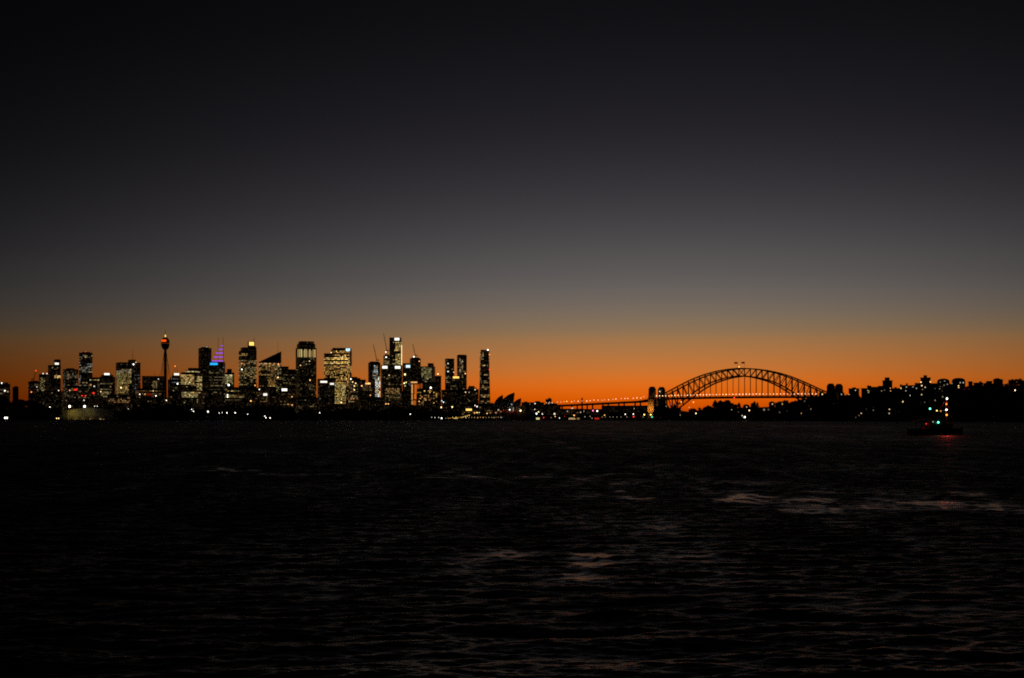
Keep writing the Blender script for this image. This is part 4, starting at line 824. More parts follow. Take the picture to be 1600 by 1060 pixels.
# bridge deck lamps
GB = 'lamps along the bridge deck'
for i in range(56):
    t = -.015 + 1.03 * i / 55
    v = bpt(t, 20.5, deck_z(t)); c = rng.choice(('P', 'P', 'W')); r_ = empty('street_lamp', v, 0, 'warm lamp in the long row along the near edge of the arch bridge deck', 'lamp', GB)
    h = 5.4 + rng.uniform(-.3, .3); inst('pole', POLE, r_, scale=(1, 1, h)); inst('lamp', lamp_proto(c, rng.choice((1.6, 2.6, 3.6)), 1.05), r_, (0, 0, h))
for i in range(28):
    s = 12 + i * 12.6 + rng.uniform(-3, 3); v = bpt(-.03 - s / BL, 18.5, vz(s)); r_ = empty('street_lamp', v, 0, 'warm lamp in the row along the sloping bridge approach left of the pylons', 'lamp', 'lamps along the bridge approach')
    h = rng.uniform(6.5, 8.5); inst('pole', POLE, r_, scale=(1, 1, h)); inst('lamp', lamp_proto('Y' if 18 < i < 22 else 'P', rng.choice((1.3, 2.2, 3)), 1.1), r_, (0, 0, h))

# pylon floodlights (lit lamps at the foot of the near left pylon) and shed floodlights
def spot(name, parent, loc, target, energy, color, ang=70, radius=.8):
    l = bpy.data.lights.new(name, 'SPOT'); l.energy = energy; l.color = color; l.spot_size = R(ang); l.spot_blend = .8; l.shadow_soft_size = radius
    o = bpy.data.objects.new(name, l); col.objects.link(o); o.location = loc
    o.rotation_euler = (Vector(target) - Vector(loc)).to_track_quat('-Z', 'Y').to_euler()
    return o
for off_t, lab in ((-.028, 'left amber floodlight at the foot of the near left bridge pylon'), (.012, 'right amber floodlight at the foot of the near left bridge pylon')):
    v = bpt(off_t, 40.5, 0); tgt = bpt(0, 26, 34); gz = max(2, g_south(PX(v)[0], v.y)); pz = zat(648.2, v.y)
    root = empty('floodlight', (v.x, v.y, gz), 0, lab, 'floodlight', 'amber floodlights at the pylon foot'); inst('pole', POLE, root, scale=(1, 1, max(1, pz - gz)))
    inst('lamp', lamp_proto('Y', 4, 1.7), root, (0, 0, pz - gz)); s_ = spot('floodlight_beam', None, (v.x, v.y - .5, pz + 2), tgt, 62000, (1, .34, .035)); s_.parent = root; s_.matrix_parent_inverse = Matrix.Translation(root.location).inverted()

# ------------------------------------------------------------------ floodlit shed on the left shore
def shed():
    D = 2760; k_ = D / FPX; px0 = 140; g0 = 2.0; X = lambda px: (px - px0) * k_; Z = lambda y: zat(y, D) - g0
    root = empty('wharf_shed', ((px0 - 800) / FPX * D, D, g0), 0, 'long floodlit shed at the water, its wall glowing dull olive yellow', 'shed')
    b = MB(); n = 12; x0, x1 = X(105.5), X(178); dep = 45
    lo = [(x0, 0), (x1, 0)]
    top = [(x0 + (x1 - x0) * i / n, Z(641.5) + (Z(637.5) - Z(641.5)) * math.sin(math.pi * i / n)) for i in range(n + 1)]
    pr = [(x1, -2), ] + [(x, z) for x, z in reversed(top)] + [(x0, -2)]
    b0 = len(b.v); m_ = len(pr); b.v += [(x, 0, z) for x, z in pr] + [(x, dep, z) for x, z in pr]; b.f.append(tuple(range(b0, b0 + m_))); b.f.append(tuple(range(b0 + 2 * m_ - 1, b0 + m_ - 1, -1))); b.m += [0, 0]
    for i in range(m_): j = (i + 1) % m_; b.f.append((b0 + j, b0 + i, b0 + m_ + i, b0 + m_ + j)); b.m.append(0)
    b.build('wall', MAT['shed'], root)
    a = MB(); a.box(X(96), X(105), 4, 30, -2, Z(643)); a.box(X(94), X(104.5), 3, 31, Z(643) + .01, Z(640.5)); a.build('annex', MAT['concrete'], root)
    for i, x in enumerate((112, 124, 137, 150, 163)):
        d = MB(); d.box(X(x) - 4, X(x) + 4, -.25, -.02, -1, Z(651)); d.build('door', MAT['concrete'], root)
    q = MB(); q.box(X(92), X(184), -26, 60, -5, 0); q.build('quay', MAT['concrete'], root)
    for x, y, c, lv, sz in ((141, 655.4, 'A', .25, 2.2), (157, 655.4, 'W', .35, 2.6), (162, 656, 'W', .3, 2), (131.5, 660, 'E', .0, 2)):
        if lv: l = MB(); r = sz * k_ / 2; l.box(-r, r, -.3, .3, -r * .5, r * .5); o = l.build('lamp', em(c, lv), root); o.location = (X(x), -.6, Z(y) + .5)
    for (px, tx, lab) in ((108.7, 116, 'left of two brilliant white floodlights above the olive yellow shed'), (132.2, 140, 'right of two brilliant white floodlights above the olive yellow shed')):
        Dl = D - 24; gz = 2.0; pz = zat(635.4, Dl); r_ = empty('floodlight', ((px - 800) / FPX * Dl, Dl, gz), 0, lab, 'floodlight', 'white floodlights over the shed')
        inst('pole', POLE, r_, scale=(1.3, 1.3, pz - gz)); inst('lamp', lamp_proto('N', 5, 2.3), r_, (0, 0, pz - gz))
        s_ = spot('floodlight_beam', None, (0, .8, pz - gz - 2.4), (0, 24, 4), 6500 if px < 120 else 2200, (1, .72, .11), 130); s_.parent = r_
        s_.rotation_euler = (Vector((-8, 24, -2)) - Vector((0, .8, pz - gz - 2.4))).to_track_quat('-Z', 'Y').to_euler()
    for (px, py, lab) in ((148, 635.2, 'left of two small dim lamps right of the shed floodlights'), (152, 635.2, 'right of two small dim lamps right of the shed floodlights')):
        lamp(px, py, 'N', 2.5, .9, label=lab, group=GP, D=2812, base=g_south(px, 2812))
shed()
for (px, py, lab) in ((88.5, 654.6, 'left of a close pair of warm lamps at the waterline left of the shed'), (91.6, 654.8, 'right of a close pair of warm lamps at the waterline left of the shed')):
    lamp(px, py, 'W', 4, 1.1, label=lab, group=GP, hgt=(3, 6))
for i, (dx) in enumerate((-1.6, 1.4)):
    lamp(9.5 + dx, 653.5, 'N', 5, 1.9, label=('left' if i == 0 else 'right') + ' half of the brilliant white lamp pair low at the left edge', group=GP, hgt=(3, 6))

# ------------------------------------------------------------------ ferries at the quay
def ferry(px, py, wpx, D, label, c, lv):
    k_ = D / FPX; w = wpx * k_; root = empty('ferry', ((px - 800) / FPX * D, D, 0), rng.uniform(-.1, .1), label, 'ferry', 'ferries moored at the quay')
    h = MB(); n = 8; secs = []
    for i in range(n + 1):
        t = i / n * 2 - 1; bw = 4 * (1 - abs(t) ** 3 * .95); secs.append([(t * w * .56, -bw * .8, -.6), (t * w * .56, bw * .8, -.6), (t * w * .58, bw, 1.5 + .6 * t * t), (t * w * .58, -bw, 1.5 + .6 * t * t)])
    for a, b in zip(secs, secs[1:]):
        for i in range(4): j = (i + 1) % 4; h.quad([a[i], b[i], b[j], a[j]])
    h.quad(secs[0]); h.quad(secs[-1][::-1]); h.build('hull', MAT['hullm'], root)
    cb = MB(); cb.box(-w * .42, w * .42, -3, 3, 1.6, 4.2); cb.box(-w * .36, w * .36, -2.6, 2.6, 4.21, 6.4); cb.box(-w * .45, w * .45, -3.2, 3.2, 4.1, 4.2); cb.build('cabin', MAT['pale'], root)
    wh = MB(); wh.box(-2, 2, -2, 2, 6.41, 8.4, taper=.15); wh.build('wheelhouse', MAT['pale'], root)
    n = max(4, int(w * .8 / 1.7))
    for i in range(n):
        x = -w * .4 + w * .8 * (i + .5) / n; inst('window', win_mesh(c, lv), root, (x, -3.05, 3), (w * .8 / n * .8, .3, 1.5))
        if abs(x) < w * .34: inst('window', win_mesh(c, lv * .8), root, (x, -2.65, 5.3), (w * .8 / n * .8, .3, 1.2))
ferry(839.7, 652, 8.4, 3080, 'small ferry with yellow-white lit cabin moored right of the opera house', 'G', 1.6)
ferry(893.5, 653, 14, 3120, 'long ferry with lit pale yellow cabin moored below the bridge approach', 'W', .85)
ferry(903.5, 653, 5, 3100, 'small ferry with dim cabin lights just right of the long lit ferry', 'Y', .5)
ferry(932.5, 652.6, 9, 3180, 'ferry with a red-orange lit cabin moored right of the others', 'R', .9)

# ------------------------------------------------------------------ northern shore: blocks and houses
GN = 'apartment blocks on the dark right-hand headland'
def nb(x0, x1, yt, D, lab, tiers=(), roofs=(), lights=(), wins=(), top=None, rk=None, mat='brick', cat='apartment block'):
    return building('apartment_block', lab, cat, x0, x1, yt, D, 0, 1, mat, tiers=tiers, roofs=roofs, lights=lights, wins=wins, gf=g_north, group=GN, top=top, roofkind=rk)
nb(1326, 1342.5, 608, 2560, 'square block with a small roof cabin right of the right-hand pylons', roofs=[(1331.5, 1337.5, 608, 606)], lights=[(1336.6, 610.3, 'N', 2, 1.6), (1324.7, 617, 'W', 2, 2), (1325, 624, 'C', .5, 2)])
nb(1345.8, 1355.5, 607.5, 2600, 'plain dark block with flat roof, second one right of the pylons')
nb(1355, 1361, 604, 2540, 'narrow block with a bright pale stairwell and twin chimneys', roofs=[(1355.2, 1357.4, 604, 602.8), (1358.6, 1360.4, 604, 603)], lights=[(1356, 610.5, 'G', .9, 2.2), (1357, 613.5, 'G', .9, 2.2), (1357.6, 611.5, 'G', .8, 2)])
nb(1360.5, 1372.5, 605.5, 2580, 'low flat dark block right of the bright stairwell')
nb(1372, 1379.5, 604, 2620, 'narrow dark block against the left side of the tallest stepped one', lights=[(1377.4, 611.2, 'W', 1, 1.8)])
nb(1379, 1394.3, 595.5, 2560, 'tallest stepped block on the right ridge, narrow upper block, two warm windows', tiers=[(1382.3, 1390, 595.5, 590.2, .8)], lights=[(1391.2, 607, 'A', 1.8, 2), (1391.6, 611.4, 'A', 1.8, 2), (1382, 610, 'C', .12, 3)])
nb(1394, 1406.5, 607.5, 2650, 'low dark house row in the dip of the ridge with a small gable', roofs=[(1397.5, 1401, 607.5, 605.5)])
nb(1406.3, 1416, 602.8, 2500, 'low block with one chimney and a bright corner window', roofs=[(1406.5, 1408.7, 602.8, 601)], lights=[(1407.7, 607, 'W', 3, 2.2), (1418, 611, 'N', 1, 2)])
nb(1415.5, 1430, 603, 2540, 'flat block with a tall chimney at its left end and dim windows', roofs=[(1415.6, 1418.2, 603, 599.6)], lights=[(1416, 605.3, 'N', 2, 2.2), (1426.6, 605, 'E', 1.4, 2.2), (1422, 618.5, 'N', 2, 1.8)])
nb(1429.5, 1440, 599.5, 2500, 'dark block against the left side of the block with the small roof tower', lights=[(1432, 607.2, 'N', .8, 2.2), (1435.8, 614.3, 'E', 1, 1.6)])
nb(1438.3, 1454, 591, 2460, 'block with a small roof tower, bright warm windows at both its top corners', roofs=[(1443, 1448.4, 591, 587)], lights=[(1437.6, 597.5, 'W', 4, 2.4), (1453.6, 597.2, 'A', 4, 2.4), (1440.3, 603, 'W', 3.5, 2.4), (1445.6, 605.6, 'N', 1.6, 2.2), (1441.4, 609, 'A', .5, 2.4), (1440, 617, 'W', 3, 1.9), (1440.4, 620.3, 'W', 4, 2.2), (1449.8, 618, 'W', 1.5, 1.6)])
nb(1454, 1465, 600, 2500, 'low dark link block between the roof-tower block and the first rounded one', lights=[(1461, 607.5, 'C', .2, 2)])
nb(1464, 1484, 592, 2420, 'left one of two round-topped blocks, many small dim windows', top='vault', lights=[(1469.2, 597.5, 'E', .9, 1.8), (1476, 596, 'E', 1.1, 2), (1480.2, 601, 'N', 1, 1.8), (1475, 602.6, 'E', .7, 2.4), (1468, 608, 'N', .8, 1.6), (1469, 604.5, 'E', .4, 1.6)], wins=[(1464, 1484, 596, 618, 'W', .08, 0)])
nb(1487, 1508.3, 591, 2380, 'right one of two round-topped blocks with one bright tall warm window', top='vault', lights=[(1497.6, 603.3, 'W', 4, 2), (1498, 606, 'W', 3.5, 2), (1500.2, 598.5, 'N', 1.1, 2.2), (1505, 598.5, 'N', 1.3, 2.2), (1485.3, 599.5, 'E', .5, 2.4), (1498.6, 613, 'E', .2, 2)])
nb(1483, 1488, 601, 2400, 'low link block in the gap between the two round-topped blocks')
nb(1513, 1519.6, 597.5, 2350, 'narrow dark house standing alone right of the round-topped blocks', roofs=[(1514, 1518.6, 597.5, 596.4)])
nb(1541.3, 1550.3, 596.5, 2300, 'flat dark house on the ridge left of the domed dark block')
nb(1552, 1567, 594, 2300, 'domed dark block standing highest at the far right of the ridge', tiers=[(1552.4, 1564, 594, 592.4, .9), (1555, 1561.5, 592.4, 591.3, .7)])
nb(1506, 1516, 607, 2280, 'low house with a small reddish lit terrace below the round-topped block', lights=[(1510.3, 610, 'R', .35, 2), (1514.3, 608.5, 'R', .3, 2.2), (1507, 608.6, 'K', .2, 1.8), (1510.6, 611.5, 'A', .4, 1.8)])  # dim red, pink and amber glowing spots on the front wall
def house(px, py, c, lv, sz, lab, gf=g_north, D=None):
    if D is None:
        best = None; sh = interp(px, SHORE_N)
        for i in range(200):
            d = sh + 8 + i * 4; e = abs(zat(py, d) - gf(px, d) - 4.5) + i * .002
            if best is None or e < best[0]: best = (e, d)
        D = best[1]
    g0 = gf(px, D); zl = zat(py, D) - g0; zl = max(2.2, zl); w = rng.uniform(5, 7); d = rng.uniform(4, 6); hh = max(5.5, zl + 2.2)
    root = empty('house', ((px - 800) / FPX * D, D, g0), 0, lab, 'house', 'houses on the dark slope of the right-hand shore')
    b = MB(); b.box(-w, w, -d, d, -4, hh); b.build('wall', MAT['brick'], root)
    r = MB(); r.hexa([(-w - .6, -d - .6, hh), (w + .6, -d - .6, hh), (w + .6, d + .6, hh), (-w - .6, d + .6, hh)], [(-w * .45, -.2, hh + 3.4), (w * .45, -.2, hh + 3.4), (w * .45, .2, hh + 3.4), (-w * .45, .2, hh + 3.4)]); ro = r.build('roof', MAT['tile'], root)
    k_ = D / FPX; inst('window', win_mesh(c, lv * .75), root, (0, -d - .1, zl), (sz * k_ * .62, .5, sz * k_ * .85))
    LAMPS.append((px, py, D)); return root
for (px, py, c, lv, sz, lab) in ((1087, 646.2, 'N', 3.5, 2.2, 'house with one bright white window low on the point under the arch'), (1142.5, 640.5, 'N', .8, 1.6, 'house with one faint white window on the wooded rise under the arch'), (1152.8, 644, 'E', .3, 1.6, 'house with a barely lit window on the wooded rise under the arch'),
        (1166, 636.2, 'N', 1.2, 1.8, 'house with a pale window highest of the group under the middle of the deck'), (1170, 641.6, 'W', 4, 2.2, 'house with a warm bright window beside the big white shore lamp'), (1159, 649.7, 'N', 1.4, 2, 'house with a dim white window just above the big white shore lamp'),
        (1193, 640.5, 'E', .6, 3.4, 'house with a tall dim beige window bay'), (1200, 640.3, 'E', .22, 3, 'house with a faint tall bay right of the tall beige one'), (1206, 631.6, 'N', 1.4, 2, 'house with a pale window high under the deck'), (1221, 631.6, 'Y', 1.0, 3, 'house with a dull yellow window high under the deck'),
        (1225, 639, 'Y', 3.5, 2.2, 'house with a bright yellow window, upper of a slanted pair'), (1229, 641.6, 'W', 3.5, 2.1, 'house with a bright warm-white window, lower of a slanted pair'), (1217.5, 644.5, 'E', .25, 2.6, 'house with a faint grey window left of the slanted pair'),
        (1249.5, 628.5, 'E', .3, 2.2, 'house with a faint window, left of three near the right end of the arch'), (1253, 629.2, 'E', .35, 2, 'house with a faint window, middle of three near the right end of the arch'), (1256.5, 627.3, 'E', .35, 2.2, 'house with a faint window, right of three near the right end of the arch'), (1256.5, 635.2, 'E', .4, 2.6, 'house with a dull round grey light below the three faint ones'),
        (1251, 646.3, 'A', .8, 2.8, 'house with a dull orange window low by the water'), (1266, 639.4, 'N', .5, 1.8, 'house with a weak white window right of the arch end'), (1277.5, 643, 'N', 1.8, 2.4, 'house with a clear white window low below the right-hand pylons'), (1284, 616.4, 'W', 1.6, 2.8, 'house with a cream window left beneath the right-hand pylons'),
        (1299.8, 630.4, 'W', 2.5, 2.4, 'house with a warm window, upper of two stacked below the pylons'), (1300.1, 635.2, 'W', 1.8, 2, 'house with a warm window, lower of two stacked below the pylons'), (1310, 631.5, 'E', .15, 2.6, 'house with a hardly visible window right of the two stacked ones'), (1313.6, 616.5, 'C', .8, 2, 'house with a bluish window right beneath the right-hand pylons'),
        (1315.4, 623.8, 'W', 2.8, 2.3, 'house with a cream bright window right below the bluish one'), (1344.5, 646.2, 'N', 1.6, 1.9, 'house with a white window above a cluster of amber lights by the water'), (1341, 650, 'A', .35, 3, 'waterfront house with a dull amber window, low on the shore'), (1336, 652.5, 'E', .2, 2, 'waterfront house with a dark grey window at the shore'),
        (1359.3, 637.6, 'E', .9, 1.8, 'house with a pink-white window, left of two level ones'), (1363.5, 637.6, 'E', .9, 2.2, 'house with a pink-white window, right of two level ones'), (1363.2, 641.4, 'E', .6, 1.7, 'house with a dim window directly below the two level ones'), (1353, 639.5, 'E', .15, 3.4, 'house with a faint brown window left of the two level ones'),
        (1388.3, 640, 'W', 2, 2, 'house with a cream window, top of three in a triangle'), (1384, 643, 'N', 1.1, 2, 'house with a white window, left of three in a triangle'), (1388, 646.2, 'N', 1.1, 2, 'house with a white window, bottom of three in a triangle'), (1404, 642.7, 'E', .3, 2, 'house with a faint window alone low on the slope'),
        (1396.2, 621.5, 'W', 3, 2.5, 'house with a bright cream window midway up the slope'), (1409.4, 628, 'W', 2, 2.4, 'house with a cream window lower right of the brighter one midway up the slope'), (1459.5, 626, 'N', .7, 1.7, 'house with a weak white window above the boat'), (1471.4, 620.4, 'N', .6, 1.9, 'house with a weak tall window above the boat mast'), (1443.6, 628.8, 'E', .3, 2, 'house with a faint grey window left above the boat'),
        (1584, 610.2, 'N', 4, 2.2, 'house with one brilliant white window in the dark slope at the right edge'), (1532.3, 606, 'C', 1.2, 2.6, 'house with a dull bluish-white window on the ridge at the right')):
    house(px, py, c, lv, sz, lab)
lamp(1163.6, 652.3, 'N', 5, 1.9, gf=g_north, label='brightest white lamp on the shore under the middle of the bridge deck', group='lamps on the right-hand shore', hgt=(3, 9))
for (px, py, c, lv, lab) in ((1041, 635.2, 'E', .7, 'faint lamp on the bank under the left end of the arch'), (1048, 632.5, 'K', .4, 'pinkish lamp on the bank under the left end of the arch'), (1058, 633, 'K', .25, 'dull pink lamp right of the pinkish one under the arch'), (1077, 637, 'A', 1.2, 'small warm lamp low in the sky gap under the deck'), (1063, 649, 'E', .8, 'grey lamp at the water under the left part of the arch'), (1064.5, 640.2, 'E', .4, 'weak lamp on the bank in the gap below the deck')):
    lamp(px, py, c, lv, 1.5, label=lab, group='faint lamps under the left end of the arch', hgt=(3, 40))

# ------------------------------------------------------------------ trees
def leaf_crown(seed, w, h, n):
    r = random.Random(seed); b = MB(); cl = []
    for i in range(r.randint(7, 10)):
        a = r.uniform(0, 6.28); rr = r.uniform(0, .62) ** .8 * w; cl.append((rr * math.cos(a), rr * math.sin(a), h * r.uniform(.2, .84), r.uniform(.22, .42) * w, r.uniform(.13, .2) * h))
    for i in range(n):
        c = r.choice(cl); d = Vector((r.gauss(0, 1), r.gauss(0, 1), r.gauss(0, 1))).normalized() * (r.random() ** .4)
        p = Vector((c[0] + d.x * c[3], c[1] + d.y * c[3], c[2] + d.z * c[4])); s = r.uniform(.07, .15) * w
        u = Vector((r.gauss(0, 1), r.gauss(0, 1), r.gauss(0, 1))).normalized(); v = u.orthogonal().normalized()
        b.quad([p - u * s - v * s * .6, p + u * s - v * s * .6, p + u * s * .7 + v * s * .7, p - u * s * .7 + v * s * .6])
    return b.mesh('tree_crown', MAT['leaf'])
def trunk_mesh(seed, h):
    r = random.Random(seed); b = MB(); b.lathe([(.55, -3), (.42, h * .25), (.3, h * .5), (.1, h * .8)], 7)
    for i in range(5):
        a = r.uniform(0, 6.28); b.beam((0, 0, h * r.uniform(.25, .5)), (math.cos(a) * h * .28, math.sin(a) * h * .28, h * r.uniform(.6, .8)), .22)
    return b.mesh('tree_trunk', MAT['bark'])
PROTO = [(leaf_crown(100 + i, 6.5 + (i % 3), 12 + i % 4, 640), trunk_mesh(200 + i, 12 + i % 4), 12 + i % 4, 6.5 + i % 3) for i in range(7)]
def tree(px, D, top_y, gf, label, group, wide=1.0, h=None):
    gz = gf(px, D); hh = zat(top_y, D) - gz if h is None else h
    if hh < 4: return
    cm, tm, ph, pw = rng.choice(PROTO); s = hh / (ph * .97); sw = s * wide
    root = empty('tree', ((px - 800) / FPX * D, D, gz - .3), rng.uniform(0, 6.28), label, 'tree', group)
    inst('trunk', tm, root, scale=(s, s, s)); inst('crown', cm, root, scale=(sw, sw, s))
def clear(px, D, hw, top):
    for (lx_, ly_, lD) in LAMPS:
        if lD > D - 4 and abs(lx_ - px) < hw + 1.0 and ly_ > top - 1.5: return False
    return True
LT = 'dark tree in the unlit park belt between the water and the city towers'
TOPL = [(-10, 622), (30, 623), (60, 627), (75, 633), (100, 636), (180, 634), (230, 629), (270, 630), (290, 634), (330, 633), (380, 633), (420, 632), (450, 636), (500, 639), (540, 637), (600, 638), (640, 635), (690, 637), (700, 642)]
GT = 'trees of the dark waterfront park'
px = -12.0
while px < 700:
    s = interp(px, SHORE_S)
    for row, (off, dt, step) in enumerate(((150, 0, 0), (85, 3.5, 0), (30, 9, 0))):
        pxx = px + rng.uniform(-3, 3) + row * 2.7; top = interp(pxx, TOPL) + dt + rng.uniform(-1.5, 2)
        if 97 < pxx < 182 and off < 100: continue
        if clear(pxx, s + off, 4.5, top): tree(pxx, s + off, top, g_south, LT, GT, rng.uniform(.95, 1.4))
    px += rng.uniform(8.5, 11)
for px in (1027, 1031, 1035.5, 1040, 1044, 1048.5, 1053, 1057.5, 1062, 1067, 1072, 1078):
    tree(px, interp(px, SHORE_S) + 28, interp(px, [(1026, 631), (1046, 630), (1057, 633), (1063, 638), (1072, 642), (1080, 643)]) + rng.uniform(-1, 1), g_south, 'dark tree on the bank between the left pylons and the arch', 'trees below the left pylons', rng.uniform(.45, .65))
GK = 'trees on the wooded rise under the bridge'; LK = 'dark tree on the wooded rise below the bridge deck'
TOPK = [(1030, 650), (1050, 646), (1066, 641), (1085, 638), (1098, 637), (1105, 634), (1111, 629), (1118, 623.5), (1128, 622), (1140, 623.5), (1146, 628), (1160, 629), (1172, 631), (1180, 626), (1200, 628), (1215, 627), (1222, 624), (1250, 622), (1270, 616), (1290, 614), (1322, 613)]
px = 1044.0
while px < 1322:
    s = interp(px, SHORE_N)
    for off, dt in ((150, 0), (80, 5), (25, 13)):
        pxx = px + rng.uniform(-2.5, 2.5); top = interp(pxx, TOPK) + dt + rng.uniform(-.8, 1.5)
        if clear(pxx, s + off, 3.6, top): tree(pxx, s + off, top, g_north, LK, GK, rng.uniform(.8, 1.15))
    px += rng.uniform(7.5, 10)
GR = 'trees on the dark right-hand headland'; LR = 'dark tree on the black slope of the right-hand headland'
TOPR = [(1318, 612), (1345, 610), (1400, 609), (1440, 606), (1480, 605), (1510, 603), (1522, 602), (1535, 598), (1542, 600), (1566, 602), (1574, 600), (1578, 596), (1585, 594), (1600, 596), (1640, 598)]
px = 1322.0
while px < 1612:
    s = interp(px, SHORE_N)
    for off, dt in ((470, 0), (330, 5), (200, 14), (90, 27)):
        pxx = px + rng.uniform(-4, 4); top = interp(pxx, TOPR) + dt + rng.uniform(-.6, 3)
        gz = g_north(pxx, s + off); hmax = 17; top = max(top, YHOR - (gz + hmax - HCAM) * FPX / (s + off))
        if clear(pxx, s + off, 4.5, top): tree(pxx, s + off, top, g_north, LR, GR, rng.uniform(.9, 1.3))
    px += rng.uniform(10, 13)

for i in range(22):
    px = 1512 + i * 4.6 + rng.uniform(-1, 1); top = interp(px, [(1508, 604), (1522, 602.5), (1534, 598), (1541, 600), (1568, 601.5), (1573, 598), (1579, 595), (1584, 593.6), (1592, 594.2), (1600, 596), (1620, 598)]) - 1.8 + rng.uniform(-.6, .9)
    tree(px, interp(px, SHORE_N) + 430, top, g_north, LR, GR, 1.25)
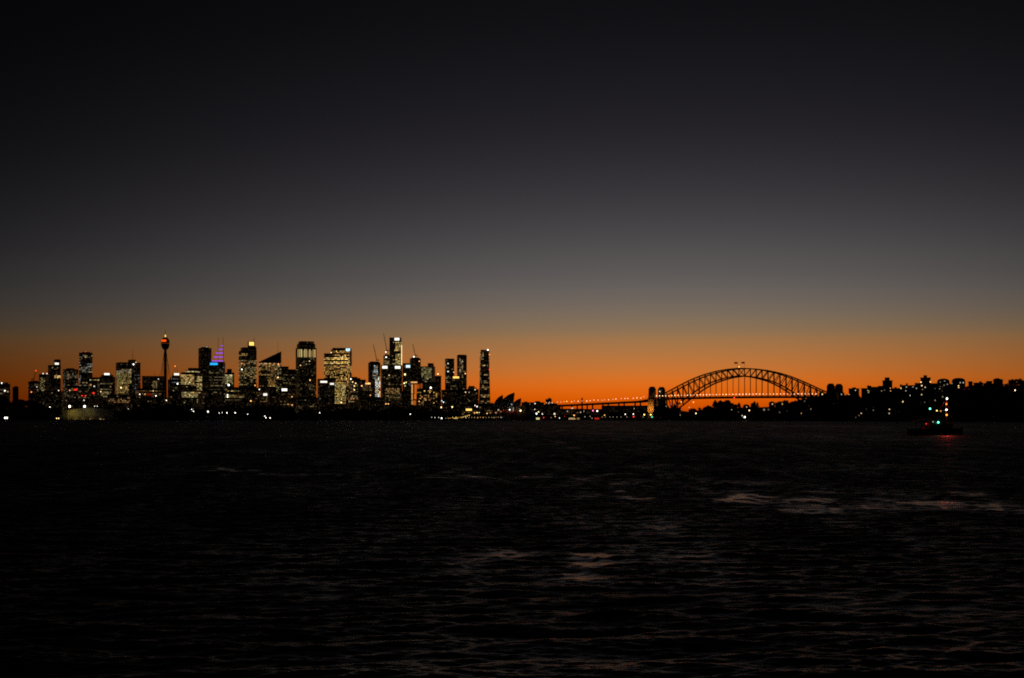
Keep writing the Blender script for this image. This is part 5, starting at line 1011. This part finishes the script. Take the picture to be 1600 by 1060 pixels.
# ------------------------------------------------------------------ workboat
def tug():
    D = 444.0; k_ = D / FPX; px0 = 1463
    root = empty('workboat', ((px0 - 800) / FPX * D, D, 0), R(6), 'dark workboat with a tall mast of red and white lamps and green side lamps', 'boat')
    X = lambda px: (px - px0) * k_; Z = lambda py: zat(py, D)
    h = MB(); n = 14; secs = []
    for i in range(n + 1):
        t = i / n * 2 - 1; bw = 3.0 * (1 - max(0, t) ** 2.6 * .92) * (1 - max(0, -t) ** 6 * .25); sh = 1.75 + .75 * max(0, t) ** 2 + .2 * max(0, -t) ** 2
        x = t * 9.1
        secs.append([(x, -bw * .6, -.7), (x, bw * .6, -.7), (x + .25 * t, bw, .5), (x + .45 * t, bw * 1.02, sh), (x + .45 * t, -bw * 1.02, sh), (x + .25 * t, -bw, .5)])
    for a, b in zip(secs, secs[1:]):
        for i in range(6): j = (i + 1) % 6; h.quad([a[i], b[i], b[j], a[j]])
    h.quad(secs[0]); h.quad(secs[-1][::-1]); h.build('hull', MAT['hullm'], root)
    rail = MB()
    for s in (3, 4):
        for a, b in zip(secs, secs[1:]): rail.beam(Vector(a[s]) + Vector((0, 0, .12)), Vector(b[s]) + Vector((0, 0, .12)), .2)
    rail.build('rubbing_strake', MAT['rubber'], root)
    for i in range(5):
        f = MB(); x = -6 + i * 3
        for j in range(12):
            a0, a1 = 2 * math.pi * j / 12, 2 * math.pi * (j + 1) / 12; f.beam((x + .45 * math.cos(a0), -3.2, .95 + .45 * math.sin(a0)), (x + .45 * math.cos(a1), -3.2, .95 + .45 * math.sin(a1)), .24)
        f.build('tyre_fender', MAT['rubber'], root)
    dk = MB(); dk.box(X(1448), X(1482), -2.1, 2.1, 1.5, Z(663), taper=.02); dk.build('deckhouse', MAT['cabin'], root)
    for i in range(4):
        inst('window', WINB, root, (X(1452 + i * 8), -2.13, (1.5 + Z(663)) / 2 + .3), (.8, .08, .7))
    wh = MB(); wh.box(X(1452), X(1476), -1.7, 1.7, Z(663) + .005, Z(652), taper=.06); wh.box(X(1450), X(1478), -1.9, 1.9, Z(652) + .006, Z(652) + .16)
    who = wh.build('wheelhouse', MAT['cabin'], root)
    for i in range(4): inst('window', WINB, root, (X(1455.5 + i * 5.6), -1.66, (Z(663) + Z(652)) / 2 + .3), (.95, .08, .95))
    # red awning frame at the stern
    aw = MB()
    for x in (1426.5, 1436, 1446):
        for y in (-1.8, 1.8): aw.beam((X(x), y, 1.6), (X(x), y, Z(656 if x > 1430 else 659)), .12)
    aw.hexa([(X(1425.5), -2, Z(659)), (X(1447.5), -2, Z(655)), (X(1447.5), 2, Z(655)), (X(1425.5), 2, Z(659))], [(X(1425.5), -2, Z(658.4)), (X(1447.5), -2, Z(654.4)), (X(1447.5), 2, Z(654.4)), (X(1425.5), 2, Z(658.4))])
    aw.build('stern_canopy', MAT['redp'], root)
    wn = MB(); wn.box(X(1436), X(1446), -1.1, 1.1, 1.5, 2.4); wn.lathe([(.6, 2.4), (.6, 3.0), (0, 3.0)], 10, (X(1441), 0)); wn.build('winch', MAT['redp'], root)
    ms = MB(); xm = X(1478.8); ms.beam((xm, 0, Z(663)), (xm, 0, Z(618)), .22)
    for py in (629, 642): ms.beam((xm - 1, 0, Z(py)), (xm + 1, 0, Z(py)), .1)
    ms.beam((xm, 0, Z(625)), (X(1494), 0, 2.3), .05); ms.beam((xm, 0, Z(628)), (X(1454), 0, Z(652)), .05); ms.build('mast', MAT['metal'], root)
    p2 = MB(); p2.beam((X(1451), -.8, Z(652)), (X(1451), -.8, Z(638)), .14); p2.build('signal_post', MAT['metal'], root)
    fn = MB(); fn.box(X(1483), X(1489), -.7, .7, 1.6, Z(661), taper=.15); fn.build('funnel', MAT['hullm'], root)
    def lampb(px, py, c, lv, r, y=-.5):
        r *= .85; b = MB(); b.lathe([(0, -r), (r * .7, -r * .75), (r, 0), (r * .7, r * .75), (0, r)], 10); m = em(c, lv); o = b.build('lamp', m, root); o.location = (X(px), y, Z(py)); m.cycles.emission_sampling = 'FRONT'
    lampb(1479.4, 623.2, 'N', 9, .36); lampb(1478.4, 631.8, 'O', 3.6, .30); lampb(1478.5, 640.6, 'N', 9.1, .36); lampb(1478.8, 648.6, 'O', 4.4, .36)
    lampb(1451, 638.9, 'T', 6, .34, -.9); lampb(1461.4, 642, 'Y', 4.1, .25, -1.2); lampb(1467.8, 642.6, 'A', .9, .28, -1.2); lampb(1461.7, 660.2, 'T', 6.1, .34, -2.2); lampb(1453.8, 659.3, 'E', 1.1, .22, -1.9)
    for px, py in ((1461.4, 642.6), (1467.8, 643.1)): b = MB(); b.beam((X(px), -1.2, Z(652)), (X(px), -1.2, Z(py)), .1); b.build('lamp_post', MAT['metal'], root)
    for py in (631.8, 648.6):
        sl = bpy.data.lights.new('mast_light', 'POINT'); sl.energy = 520; sl.color = (1, .05, .03); sl.shadow_soft_size = .3
        slo = bpy.data.objects.new('mast_light', sl); col.objects.link(slo); slo.parent = root; slo.location = (X(1478.6), -.95, Z(py))
    b = MB(); b.lathe([(0, -.16), (.2, 0), (0, .16)], 8); o = b.build('lamp', em('R', 3.05), root); o.location = (X(1444), -1.2, Z(662.5))
    l = bpy.data.lights.new('deck_light', 'POINT'); l.energy = 14; l.color = (1, .05, .04); l.shadow_soft_size = .2; lo = bpy.data.objects.new('deck_light', l); col.objects.link(lo); lo.parent = root; lo.location = (X(1444), -1.6, Z(662.5))
b_ = MB(); b_.box(-.5, .5, -.5, .5, -.5, .5); WINB = b_.mesh('cabin_window', MAT['bglass'])
tug()
